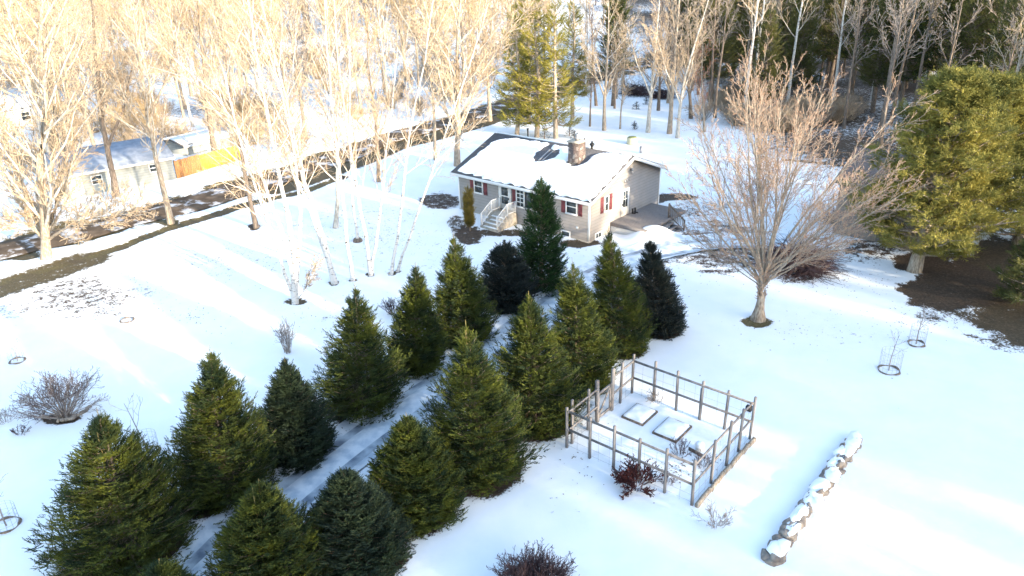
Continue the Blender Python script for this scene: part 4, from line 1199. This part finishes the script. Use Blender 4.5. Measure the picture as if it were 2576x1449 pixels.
hero('roadside_tree', 5, (545, 405), [([(545, 405), (530, 320), (518, 220), (505, 100), (495, -40)], .30, 0)], MID, ['bark_dark', 'bark', 'twig_orange'], 'brown trunked bare tree standing before the yellow board fence')
hero('birch_clump', 6, (742, 762), [([(742, 762), (736, 690), (705, 570), (665, 460), (612, 345), (545, 240), (440, 150)], .13, -1), ([(742, 762), (740, 650), (724, 540), (695, 410), (672, 280), (640, 110), (620, -20)], .16, 1),
     ([(742, 762), (752, 620), (756, 530), (738, 370), (705, 220), (655, 70)], .12, 2), ([(742, 762), (716, 690), (698, 620), (660, 520), (625, 420), (590, 300), (560, 170)], .11, -2), ([(742, 762), (762, 735), (782, 700), (802, 655)], .045, -1)],
     BIR, ['birch', 'birch_limb', 'twig_tan'], 'many stemmed white birch clump nearest the open snow, one thin shoot leaning right', 'white birches on the lawn')
hero('birch', 7, (842, 712), [([(842, 712), (815, 610), (790, 530), (765, 460), (745, 370), (720, 250), (680, 100), (650, -40)], .17, 0), ([(842, 712), (818, 640), (780, 530), (735, 420), (705, 300), (655, 180), (610, 60)], .11, 2)], BIR, ['birch', 'birch_limb', 'twig_tan'], 'thick white birch leaning strongly left, right beside the many stemmed clump', 'white birches on the lawn')
hero('birch', 8, (888, 707), [([(888, 707), (872, 610), (862, 500), (850, 400), (835, 280), (820, 100), (815, -40)], .11, 0)], BIR, ['birch', 'birch_limb', 'twig_tan'], 'single slender straight birch between the leaning birch and the forked one', 'white birches on the lawn')
hero('birch', 9, (933, 692), [([(933, 692), (925, 630), (908, 540), (890, 430), (870, 300), (850, 150), (840, -20)], .12, 0), ([(933, 692), (945, 620), (958, 520), (968, 400), (985, 280), (1000, 120)], .10, 1)], BIR, ['birch', 'birch_limb', 'twig_tan'], 'forked birch with two stems opening like a V', 'white birches on the lawn')
hero('birch', 10, (983, 691), [([(983, 691), (1000, 600), (1012, 500), (1022, 400), (1040, 280), (1070, 150), (1090, 0)], .10, 0)], BIR, ['birch', 'birch_limb', 'twig_tan'], 'birch leaning slightly right, left stem of the last close pair', 'white birches on the lawn')
hero('birch', 12, (998, 683), [([(998, 683), (1030, 600), (1060, 510), (1085, 440), (1112, 360), (1150, 250), (1195, 120), (1230, 0)], .085, 0)], PP(BIR, nc=[16, 8, 6]), ['birch', 'birch_limb', 'twig_tan'], 'thin birch leaning hard right towards the house, last of the birches', 'white birches on the lawn')
hero('lawn_tree', 13, (843, 573), [([(843, 573), (850, 500), (850, 420), (838, 300), (830, 150), (820, -20)], .17, 0)], MID, ['bark_pale', 'birch_limb', 'twig_tan'], 'pale grey bare tree standing behind the leaning birch')
hero('lawn_tree', 14, (900, 607), [([(900, 607), (890, 540), (885, 440), (878, 320), (880, 180), (870, 20)], .10, 0)], BIR, ['birch', 'birch_limb', 'twig_tan'], 'thin pale tree rising from a dark stump on the lawn behind the birches')
hero('lawn_tree', 15, (953, 457), [([(953, 457), (950, 380), (945, 300), (930, 200), (925, 60)], .17, 0)], MID, ['bark_dark', 'bark', 'twig_orange'], 'short dark trunked tree beside the road behind the forked birch')
hero('lawn_tree', 16, (1095, 402), [([(1095, 402), (1093, 300), (1085, 200), (1075, 80), (1070, -60)], .15, 0)], MID, ['bark', 'bark_pale', 'twig_tan'], 'straight grey bare tree between the road and the left end of the house')
hero('lawn_tree', 17, (1150, 417), [([(1150, 417), (1153, 330), (1152, 240), (1150, 120), (1158, 0), (1160, -100)], .27, 0), ([(1153, 330), (1175, 260), (1215, 180), (1270, 90), (1330, 20)], .12, 1), ([(1153, 300), (1135, 230), (1105, 150), (1060, 60)], .10, -1), ([(1152, 250), (1190, 180), (1225, 90), (1250, 0)], .09, 3)], BIG, ['bark', 'bark_pale', 'twig_tan'], 'big spreading bare tree at the left corner of the house roof')
hero('lawn_tree', 18, (1232, 303), [([(1232, 303), (1230, 250), (1225, 180), (1215, 60), (1210, -60)], .26, 0)], MID, ['bark', 'bark', 'twig_orange'], 'reddish brown trunk beside the road bend above the house roof')
WOODG = 'bare trees behind the house'
for i, (pts, r, mats, lab) in enumerate([
    ([(1520, 328), (1521, 240), (1527, 150), (1531, 60), (1532, -60)], .19, ['bark', 'bark_pale', 'twig_tan'], 'straight pale tree with forked limbs, nearest behind the chimney'),
    ([(1630, 333), (1638, 240), (1646, 150), (1655, 50), (1665, -80)], .21, ['bark_pale', 'bark', 'twig_tan'], 'mottled pale trunk left of the close pair behind the round yellow tub'),
    ([(1684, 336), (1690, 240), (1697, 150), (1706, 40), (1710, -60)], .24, ['bark', 'bark', 'twig_tan'], 'thick straight grey trunk, left one of the close pair'),
    ([(1704, 347), (1712, 260), (1722, 200), (1745, 120), (1782, 0)], .19, ['bark_pale', 'bark', 'twig_tan'], 'leaning mottled trunk, right one of the close pair'),
    ([(1560, 324), (1565, 250), (1570, 180), (1572, 80)], .09, ['bark', 'bark', 'twig_tan'], 'very thin trunk between the first pale tree and the mottled one'),
    ([(1484, 318), (1487, 240), (1490, 150), (1492, 60)], .10, ['bark_dark', 'bark', 'twig_tan'], 'thin dark trunk beside the group of thin pines'),
    ([(1500, 266), (1493, 200), (1490, 120), (1490, 20)], .17, ['bark_dark', 'bark_dark', 'twig_dark'], 'dark curved trunk in shade behind the first pale tree'),
    ([(1738, 298), (1733, 220), (1731, 120), (1730, 0)], .20, ['bark_dark', 'bark_dark', 'twig_grey'], 'dark brown trunk with a flared foot right of the pairs'),
    ([(1656, 278), (1660, 200), (1662, 100), (1664, 0)], .18, ['bark_dark', 'bark_dark', 'twig_dark'], 'shaded trunk beside the dark brush heap in the wood'),
    ([(1546, 273), (1548, 200), (1552, 100)], .12, ['bark_dark', 'bark_dark', 'twig_grey'], 'thin shaded trunk deeper in the snow behind the thin trunk'),
    ([(1772, 332), (1768, 260), (1765, 190), (1768, 100)], .14, ['bark', 'bark', 'twig_red'], 'reddish tangled tree at the edge of the brush left of the maple'),
]):
    hero('woodland_tree', 60 + i, pts[0], [(pts, r, 0)] + ([([pts[1], (pts[1][0] + 28, pts[1][1] - 90), (pts[1][0] + 45, pts[1][1] - 190)], r * .4, 1), ([pts[1], (pts[1][0] - 36, pts[1][1] - 80), (pts[1][0] - 60, pts[1][1] - 170)], r * .4, -1)] if r > .18 else []),
         PP(MID, nc=[18, 8, 5], t0=[.22, .1, .12]), mats, lab, WOODG)
# the big maple in front of the barn
x, y, z = G(1907, 801)
rg = random.Random(21)
mst = [([(x, y, z), (x + .03, y, z + 1.0), (x - .02, y, z + 2.1)], .34)]
for k in range(36):
    a = 2.4 * k + rg.uniform(-.3, .3); e = rg.uniform(.9, 1.25) if k > 25 else rg.uniform(.2, .95) if k > 4 else rg.uniform(.03, .2)
    h0 = rg.uniform(1.5, 2.6); L = rg.uniform(8.0, 9.4) * (1 - .38 * max(0, e - .3)) * (.66 if k > 25 else 1)
    p = (x, y, z + h0); d = norm(math.cos(a) * math.sin(e), math.sin(a) * math.sin(e), math.cos(e)); q = [p]
    d = norm(d[0] + .02, d[1], d[2])
    for i in range(6):
        p = tuple(p[c] + d[c] * L / 6 for c in range(3)); q.append(p)
        d = norm(d[0] + rg.gauss(0, .05), d[1] + rg.gauss(0, .05), d[2] + .012)
    mst.append((q, rg.uniform(.045, .085) * (.6 if k > 25 else 1)))
MAP = dict(seg=[6, 6, 4, 4], wob=[.03, .07, .10, .15], trop=[.03, .025, .02, .02], k=[6, 4, 3, 3], m=[0, 0, 0, 1], max=3, nc=[12, 8, 5], t0=[.32, .2, .15], ang=[(.3, .65), (.3, .6), (.3, .65)], lr=[.34, .38, .42], rr=[.42, .45, .6], rmin=.007, shape=lambda t: 1.2 - .6 * t)
bare_tree('maple', rg, (x, y, z), None, 0, MAP, [M['bark'], M['bark'], M['twig_maple']], 'wide round crowned bare maple with reddish twig tips right of the house', 'tree', stems=mst)
hero('bare_shrub_tree', 33, (1905, 560), [([(1905, 560), (1900, 520), (1890, 470)], .05, 0), ([(1905, 560), (1925, 510), (1935, 460)], .05, 0)], PP(MID, nc=[9, 7, 5], t0=[.1, .1, .1], lr=[.6, .5, .5]), ['bark_dark', 'twig_grey', 'twig_red'], 'low bare bush in the snow behind the maple trunk')

# ------------------------------------------------------------------ pines
def pine(name, loc, h, R, seed, needle, label, group=None, low=.3, nl=60, tufts=26, tl=.42, r0=.3, lean=(0, 0), asym=None, cat='tree', bark='bark', nneed=9):
    rg = np.random.default_rng(seed); rr = random.Random(seed)
    tp = [spray_tpl(nneed, .75, .045, .5, rr) for _ in range(4)]
    root = empty(name, loc, 0, label, cat, group)
    Tt = Tubes(); n = 7
    tp_ = [(lean[0] * (i / n) * h, lean[1] * (i / n) * h, -.15 + h * 1.0 * i / n) for i in range(n + 1)]
    Tt.add(tp_, [r0 * (1.15 if i == 0 else 1) * (1 - .9 * i / n) for i in range(n + 1)], 8, 0)
    O, D, S = [], [], []
    for k in range(nl):
        t = low + (1 - low) * (k + rr.random()) / nl
        az = 2.4 * k + rr.uniform(-.5, .5)
        prof = min(1.0, ((1.0 - t) / (1 - low)) ** .6 + .10) * (.55 + .45 * min(1, (t - low) / .12 + .4))
        L = R * prof * rr.uniform(.6, 1.12)
        e = .05 + .75 * ((t - low) / (1 - low)) + rr.uniform(-.15, .15)
        d = norm(math.cos(az) * math.cos(e), math.sin(az) * math.cos(e), math.sin(e))
        p = tuple(tp_[0][c] + (tp_[-1][c] - tp_[0][c]) * t for c in range(3)); pts = [p]; dirs = [d]
        for i in range(5):
            p = tuple(p[c] + d[c] * L / 5 for c in range(3)); pts.append(p)
            d = norm(d[0] + rr.gauss(0, .10), d[1] + rr.gauss(0, .10), d[2] + .10 + rr.gauss(0, .05)); dirs.append(d)
        Tt.add(pts, [max(.012, r0 * .28 * (1 - .85 * i / 5)) for i in range(6)], 4, 0)
        for j in range(5):
            f = .35 + .65 * (j + rr.random()) / 5; i = min(int(f * 5), 4); g = f * 5 - i
            q = [pts[i][c] * (1 - g) + pts[i + 1][c] * g for c in range(3)]
            sd = 1 if j % 2 else -1; a2 = math.atan2(d[1], d[0]) + sd * rr.uniform(.4, 1.1); l2 = L * .30 * rr.uniform(.6, 1.1) * (1.3 - f * .6)
            e2 = [q[0] + math.cos(a2) * l2, q[1] + math.sin(a2) * l2, q[2] + l2 * rr.uniform(.15, .55)]
            Tt.add([tuple(q), tuple((q[c] + e2[c]) / 2 for c in range(3)), tuple(e2)], [.02, .015, .01], 3, 0)
            m_ = tufts // 5 + 1
            for _ in range(m_):
                g2 = rr.random() ** .6; c_ = [q[c] * (1 - g2) + e2[c] * g2 for c in range(3)]
                O.append([c_[0] + rr.gauss(0, .09 * R / 3), c_[1] + rr.gauss(0, .09 * R / 3), c_[2] + rr.gauss(0, .06 * R / 3)])
                D.append([math.cos(a2) * .8 + rr.gauss(0, .5), math.sin(a2) * .8 + rr.gauss(0, .5), .55 + rr.gauss(0, .4)]); S.append(tl * rr.uniform(.6, 1.2))
    v, f = place_sprays(tp, np.array(O), np.array(D), np.array(S), rg)
    Tt.build('trunk', [M[bark]], root)
    mesh_obj('crown', v, [f], [M[needle]], root)
    return root
px_, py_, pz_ = G(2300, 682)
pine('white_pine', (px_, py_, pz_), 10.2, 4.0, 3, 'pine', 'big yellow green pine with a thick grey trunk at the right, nearest the maple', 'large pines at the right edge', low=.11, nl=175, tufts=120, tl=.44, r0=.36, lean=(.04, .0))
px_, py_, pz_ = G(2395, 625)
pine('white_pine', (px_, py_, pz_), 9.4, 4.3, 4, 'pine', 'second large pine with a pale leaning trunk, right of and behind the first', 'large pines at the right edge', low=.22, nl=140, tufts=110, tl=.44, r0=.30, lean=(.08, .0))
px_, py_, pz_ = G(2560, 610)
pine('white_pine', (px_, py_, pz_), 8.4, 4.2, 5, 'pine', 'pine cut by the right edge with low boughs over the brown needle bed', 'large pines at the right edge', low=.05, nl=130, tufts=100, tl=.44, r0=.3, lean=(.03, .0))
px_, py_, pz_ = G(2600, 760)
pine('young_pine', (px_, py_, pz_), 3.0, 2.3, 6, 'pine_far', 'low bushy pine hanging over the brown needle bed at the right edge', low=.05, nl=60, tufts=60, tl=.4, r0=.12)
# five thin half bare pines behind the left end of the house
for i, (u, v, h, R, lab) in enumerate([(1300, 340, 13, 2.3, 'leftmost thin pine of the row behind the roof'), (1350, 345, 14, 2.6, 'tallest thin pine with a bright gold top behind the roof'), (1398, 348, 13.5, 2.4, 'thin pine with gold top nearest the chimney side'),
                                       (1330, 300, 14, 2.2, 'thin pine set further back between the two left ones'), (1440, 300, 12.5, 2.3, 'rightmost thin pine of the row, next to the bare woods')]):
    x, y, z = G(u, v)
    conifer('thin_pine', (x, y, z), h, R, 'pine_gold', 300 + i, lab, 'thin pines behind the house', nb=150, ns=16, needles=8, leaders=0, prof='open', low=.10 if i < 3 else .22, ssz=.62, bark='bark', lift=-.12, nwid=.06)
for i, (u, v, h) in enumerate([(1432, 342, 1.0), (1445, 348, .8), (1370, 350, 1.4), (1595, 325, .8), (1600, 275, .9), (1625, 262, .8)]):
    x, y, z = G(u, v)
    conifer('seedling_spruce', (x, y, z), h, h * .35, 'spruce_dark', 330 + i, ['tiny spruce seedling behind the roof beside the thin pines, left', 'tiny spruce seedling behind the roof beside the thin pines, right', 'knee high spruce between two thin pine trunks', 'tiny spruce between the pale trunks nearest the tub', 'tiny spruce deep between the trunks, lower', 'tiny spruce deep between the trunks, upper'][i], 'tiny spruces on the woodland snow', nb=40, ns=8, needles=6, leaders=0, ssz=.2)
# golden columnar cedar by the front steps
x, y, z = G(1182, 578)
conifer('cedar_shrub', (x, y, z), 3.0, .42, 'cedar', 77, 'narrow golden brown columnar cedar left of the front steps', nb=330, ns=12, needles=8, leaders=1, prof='round', low=.04, ssz=.26, lift=1.0, cat='shrub')

# ------------------------------------------------------------------ the woods, tree by tree
rg = random.Random(99)
def proto_bare(seed, h, P, mats, name='bare_tree', r=.013):
    return bare_tree(name, random.Random(seed), (0, 0, 0), (0.3, .2, h), h * r, P, [M[m] for m in mats], 'x', 'tree')
FOR = PP(TALL, nc=[22, 8, 6], rmin=.016, lr=[.32, .42, .42])
protos_left = [proto_bare(200 + i, 15 + i % 3, PP(FOR, t0=[.22 + .06 * (i % 3), .12, .15]), m) for i, m in enumerate([['bark', 'bark_pale', 'twig_orange'], ['bark_pale', 'birch_limb', 'twig_tan'], ['bark', 'bark', 'twig_orange'], ['bark', 'bark_pale', 'twig_grey']])]
protos_right = [proto_bare(210 + i, 16 + i % 2, PP(FOR, nc=[15, 7, 5], t0=[.40, .12, .15], lr=[.24, .42, .42]), m, ['hardwood_tree', 'birch', 'hardwood_tree'][i], .011) for i, m in enumerate([['bark', 'bark', 'twig_tan'], ['birch', 'bark_pale', 'twig_tan'], ['bark_dark', 'bark_dark', 'twig_grey']])]
protos_con = [conifer('forest_pine', (0, 0, 0), 15 + i, 2.9, ['pine_far', 'pine_far', 'spruce'][i], 220 + i, 'x', None, nb=260, ns=14, needles=7, leaders=0, prof='open', low=.16 + .06 * i, ssz=.75, bark='bark_dark', lift=-.05, nwid=.07) for i in range(3)]
LAB_L = ['tall bare orange twigged tree in the sunlit woods across the road', 'pale limbed bare tree in the sunlit woods across the road', 'brown limbed bare tree in the sunlit woods across the road', 'grey twigged bare tree in the sunlit woods across the road']
LAB_R = ['slim brown trunked bare tree in the darker woods at the top right', 'white barked tree in the darker woods at the top right', 'dark trunked bare tree in the darker woods at the top right']
LAB_C = ['dark needled tree in the woods at the top right', 'olive needled tree in the woods at the top right', 'dense dark spruce in the woods at the top right']
used = set()
def plant(protos, k, x, y, s, labs, group):
    o = protos[k]; z = float(Z(x, y)) - .1; rz = rg.uniform(0, 6.28)
    if (id(protos), k) not in used:
        used.add((id(protos), k)); o.location = (x, y, z); o.rotation_euler = (0, 0, rz); o.scale = (s, s, s); o['label'] = labs[k]; o['group'] = group
        return
    dup(o, (x, y, z), rz, s, labs[k], group)
ROADQ = np.array(ROAD)
def road_side(x, y):
    i = int(np.argmin(np.hypot(ROADQ[:, 0] - x, ROADQ[:, 1] - y))); j = min(i + 1, len(ROADQ) - 1); i0 = max(j - 1, 0)
    t = ROADQ[j] - ROADQ[i0]; v_ = np.array([x, y]) - ROADQ[i0]
    return (t[0] * v_[1] - t[1] * v_[0]) / (np.hypot(*t) + 1e-9)
pts = []
def far_enough(x, y, d):
    return all((x - a) ** 2 + (y - b_) ** 2 > d * d for a, b_ in pts)
nL = 0; tries = 0
NH = (pL[0], pL[1])
while nL < 255 and tries < 20000:
    tries += 1
    y = 58 + 165 * rg.random() ** 1.15; x = rg.uniform(-.82 * y - 6, .06 * y)
    sd = road_side(x, y)
    if sd < 5 or not far_enough(x, y, 2.6): continue
    if -40 < x < -20 and 52 < y < 73 and sd < 16: continue
    if -40 < x < -22 and 72 <= y < 78: continue
    pts.append((x, y)); nL += 1
    plant(protos_left, rg.choice([0, 0, 1, 2, 3]), x, y, rg.uniform(.75, 1.15), LAB_L, 'sunlit bare woods across the road')
nR = nC = 0; tries = 0
while nR + nC < 290 and tries < 30000:
    tries += 1
    y = 50 + 160 * rg.random() ** 1.1; x = rg.uniform(.02 * y, .70 * y + 5)
    if road_side(x, y) > -5: continue
    az = math.degrees(math.atan2(x, y))
    if y < 78 and x < 31: continue
    if y < 84 and x < 20: continue
    if y < 62 and x < 36: continue
    if 9.4 < az < 11.6 and y < 170: continue
    if not far_enough(x, y, 2.2): continue
    con = rg.random() < (.12 if az < 13 else .36 if az < 20 else .46)
    if az < 13 and y < 95 and rg.random() < .4: continue
    pts.append((x, y))
    if con: nC += 1; plant(protos_con, rg.choice([0, 1, 1, 2]), x, y, rg.uniform(.7, 1.1), LAB_C, 'evergreens in the top right woods')
    else: nR += 1; plant(protos_right, rg.choice([0, 2, 1, 2]), x, y, rg.uniform(.8, 1.1), LAB_R, 'bare trees in the top right woods')
print('woods', nL, nR, nC)
# far wood that reads as one mass
def mass(name, spots, mats, seed, label, kids=(11, 6, 4), tw=.03, con=0, sc=(.75, 1.15)):
    r2 = random.Random(seed); T = Tubes()
    P = dict(seg=[4, 3, 2, 2], wob=[.04, .12, .16, .2], trop=[.05, .08, .06, 0], k=[4, 3, 3, 3], m=[0, 0, 1, 1], max=3, nc=list(kids), t0=[.25, .2, .2], ang=[(.4, .8), (.4, .8), (.4, .8)], lr=[.34, .45, .45], rr=[.5, .5, .5], rmin=tw, shape=lambda t: 1.1 - .6 * t)
    protos = []
    for k in range(4):
        T = Tubes(); grow(T, r2, (0, 0, 0), (0, 0, 1), 15, .18, 0, P); protos.append(T.arrays())
    VV, FF, MM = [], [], []; off = 0
    for (x, y) in spots:
        v, f, m_ = protos[r2.randrange(4)]; s = r2.uniform(*sc); a = r2.uniform(0, 6.28)
        q = v * s; q = np.stack([q[:, 0] * math.cos(a) - q[:, 1] * math.sin(a) + x, q[:, 0] * math.sin(a) + q[:, 1] * math.cos(a) + y, q[:, 2] + float(Z(x, y))], 1)
        VV.append(q); FF.append(f + off); MM.append(m_); off += len(v)
    o = mesh_obj(name, np.concatenate(VV), [np.concatenate(FF)], mats, None, np.concatenate(MM), False)
    return tag(o, label, 'woods', kind='stuff')
sp = []
while len(sp) < 1300:
    y = rg.uniform(150, 430); x = rg.uniform(-.85 * y, .14 * y); sp.append((x, y))
mass('far_woods', sp, [M['bark'], M['twig_orange']], 1, 'hazy mass of orange bare woods on the far rise')
sp = []
while len(sp) < 420:
    y = rg.uniform(190, 400); x = rg.uniform(.1 * y, .85 * y)
    if 9.6 < math.degrees(math.atan2(x, y)) < 11.2 and y < 230: continue
    sp.append((x, y))
mass('far_dark_woods', sp, [M['bark_dark'], M['pine_far']], 2, 'dark mass of woods far behind at the top right', tw=.06)

# woods to the right of the camera, outside the picture, whose tops stop the low sun
sx, sy = math.sin(SUN_AZ), math.cos(SUN_AZ)
sp = []; sp2 = []; r3 = random.Random(4)
for k in range(340):
    w_ = r3.uniform(-75, 85); d_ = r3.uniform(98, 125) if 9 < w_ < 18 else r3.uniform(62, 105)
    if abs(w_ + 6) < 1.2 or abs(w_ - 33) < 1.2: continue
    (sp if not -13 < w_ < -1.5 else sp2).append((5 + sx * d_ - sy * w_, 30 + sy * d_ + sx * w_))
mass('side_woods', sp, [M['bark_dark'], M['twig_dark']], 5, 'woods beyond the right edge shading the snow', kids=(14, 7, 4), tw=.08, sc=(1.05, 1.45))
mass('side_woods', sp2, [M['bark_dark'], M['twig_dark']], 6, 'lower woods beyond the right edge shading the snow', kids=(14, 7, 4), tw=.08, sc=(.8, 1.08))

# ------------------------------------------------------------------ bits and pieces
x, y, z = G(1590, 362)
tubr = empty('round_tub', (x, y, z), 0, 'round yellowish tub with a mossy lid standing in the back yard snow', 'tub')
MB().tube([(0, 0, 0), (0, 0, .1), (0, 0, .55), (0, 0, .62)], [.50, .52, .52, .46], 20).build('tub', M['cream'], tubr)
MB().tube([(0, 0, .62), (0, 0, .68), (0, 0, .70)], [.40, .38, .2], 20).build('lid', M['moss'], tubr)
x, y, z = G(1612, 385)
tag(MB().tube([(x, y, z - .1), (x, y, z + .55)], [.12, .12], 10).tube([(x, y, z + .55), (x, y, z + .62)], [.14, .1], 10).build('pipe_stub', M['metal_grey']), 'short grey pipe standing in the snow right of the round tub', 'pipe')
e_ = empty('low_rail', G(1960, 380), 0, 'low dark rail running across the snow behind the maple crown', 'fence')
A0, A1 = Vector(G(1955, 381)), Vector(G(2135, 398)); mb = MB(); E0 = Vector(e_.location)
mb.bar(A0 - E0 + Vector((0, 0, .45)), A1 - E0 + Vector((0, 0, .45)), .08, .10); mb.build('rail', M['bark_dark'], e_)
for k in range(6):
    p = A0.lerp(A1, k / 5) - E0; MB().bar(p + Vector((0, 0, -.1)), p + Vector((0, 0, .5)), .09).build('post', M['bark_dark'], e_)
def brush_pile(u, v, R, h, n, m, seed, label, name='brush_pile'):
    rg_ = random.Random(seed); T = Tubes(); x, y, z = G(u, v)
    for _ in range(n):
        a = rg_.uniform(0, 6.28); d0 = rg_.random() ** .7 * R * .7; e = rg_.gauss(0, .35); L = rg_.uniform(.5, 1.4) * R
        p = (math.cos(a) * d0 , math.sin(a) * d0, h * (1 - (d0 / R) ** 2) * rg_.random()); b_ = rg_.uniform(0, 6.28); pts_ = [p]; d = norm(math.cos(b_) * math.cos(e), math.sin(b_) * math.cos(e), math.sin(e))
        for i in range(3):
            p = (p[0] + d[0] * L / 3, p[1] + d[1] * L / 3, max(.01, p[2] + d[2] * L / 3)); pts_.append(p); d = norm(d[0] + rg_.gauss(0, .2), d[1] + rg_.gauss(0, .2), d[2] - .08)
        T.add(pts_, [.022, .018, .012, .006], 3, 0)
    o = T.build(name, [m]); o.location = (x, y, z)
    return tag(o, label, 'brush')
brush_pile(2008, 672, 1.75, 1.0, 1000, M['twig_dark'], 1, 'dark heap of cut branches on the snow right of the maple trunk')
brush_pile(1600, 238, 2.2, 1.2, 500, M['twig_dark'], 2, 'dark brush heap in the shade deep behind the pale trunks')
brush_pile(1665, 246, 1.8, 1.0, 400, M['twig_dark'], 3, 'second dark brush heap in the wood, right of the mottled trunk')
brush_pile(2120, 560, 1.2, .7, 400, M['twig_dark'], 4, 'dark clutter of sticks at the left foot of the brown barn')
x0_, y0_, z0_ = G(1440, 212)
for i, (a, b_, lab) in enumerate([((1360, 250), (1500, 186), 'long fallen trunk slanting up behind the thin pines'), ((1480, 205), (1600, 170), 'dark fallen trunk lying deeper in the wood')]):
    A0, A1 = G(*a), G(*b_)
    tag(MB().tube([(A0[0], A0[1], A0[2] + .5), ((A0[0] + A1[0]) / 2, (A0[1] + A1[1]) / 2, (A0[2] + A1[2]) / 2 + .4), (A1[0], A1[1], A1[2] + .3)], [.22, .18, .1], 8).build('fallen_trunk', M['bark_dark'], None, True), lab, 'log', 'fallen trunks in the wood')
x, y, z = G(900, 607)
mb = MB().tube([(x, y, z - .1), (x, y, z + .12), (x, y, z + .22)], [.34, .30, .22], 9)
tag(mb.build('tree_stump', M['bark_dark'], None, True), 'dark low stump at the foot of the thin lawn tree', 'stump')
# undergrowth of tangled shrubs beyond the road and along the wood's edge
SH = [shrub('thicket_shrub', (0, 0, 0), 1.6, 2.4, 34, M[['twig_orange', 'bark', 'twig_tan'][i]], 500 + i, 'x', sub=7, lean=.75, rmin=.012) for i in range(3)]
SHL = ['orange twiggy shrub in the thicket among the bare woods', 'brown twiggy shrub in the thicket among the bare woods', 'tan twiggy shrub in the thicket among the bare woods']
us = set(); n_ = 0; tries = 0
def put_shrub(k, x, y, s):
    z = float(Z(x, y)) - .05
    if k not in us:
        us.add(k); o = SH[k]; o.location = (x, y, z); o.scale = (s, s, s); o['label'] = SHL[k]; o['group'] = 'thicket shrubs'
    else: dup(SH[k], (x, y, z), rg.uniform(0, 6.28), s, SHL[k], 'thicket shrubs')
while n_ < 240 and tries < 9000:
    tries += 1
    y = 56 + 150 * rg.random() ** 1.1; x = rg.uniform(-.8 * y, .05 * y); sd = road_side(x, y)
    if sd < 3.5: continue
    if -40 < x < -20 and 52 < y < 73 and sd < 16: continue
    put_shrub(rg.randrange(3), x, y, rg.uniform(.7, 1.3)); n_ += 1
for _ in range(46):
    u = rg.uniform(1760, 2150); v = rg.uniform(255, 335); x, y, z = G(u, v)
    put_shrub(rg.choice([1, 1, 2]), x, y, rg.uniform(.6, 1.1))


# dead leaves and twigs blown over the snow
r5 = np.random.default_rng(12); LO = []
for (u, v, ru, rv, n) in [(560, 650, 230, 60, 420), (950, 600, 200, 80, 420), (220, 740, 240, 60, 600), (1850, 640, 200, 70, 500), (2100, 700, 160, 60, 260), (2350, 800, 200, 50, 260), (1450, 1150, 110, 120, 40), (2000, 830, 320, 90, 60), (1700, 1180, 130, 60, 90), (820, 800, 250, 80, 90), (1350, 640, 200, 40, 60), (500, 800, 260, 60, 120), (1300, 1120, 60, 40, 60)]:
    for _ in range(n):
        a_, r_ = r5.uniform(0, 6.283), abs(r5.normal()) * .6
        x, y, z = G(u + ru * r_ * math.cos(a_), v + rv * r_ * math.sin(a_)); LO.append((x, y, z))
LO = np.array(LO); n = len(LO); a_ = r5.uniform(0, 6.283, n); sz = r5.uniform(.015, .055, n)
c, s_ = np.cos(a_) * sz, np.sin(a_) * sz
z0 = LO[:, 2] + .012; tl_ = r5.uniform(0, .03, n)
Vv = np.stack([np.stack([LO[:, 0] - c, LO[:, 1] - s_, z0], 1), np.stack([LO[:, 0] + s_ * .6, LO[:, 1] - c * .6, z0 + tl_], 1), np.stack([LO[:, 0] + c, LO[:, 1] + s_, z0 + .006], 1), np.stack([LO[:, 0] - s_ * .6, LO[:, 1] + c * .6, z0 + tl_], 1)], 1).reshape(-1, 3)
lf = mesh_obj('fallen_leaves', Vv, [np.arange(n * 4).reshape(n, 4)], M['bark_dark'])
tag(lf, 'scattered brown dead leaves lying on the snow', 'leaves', kind='stuff')
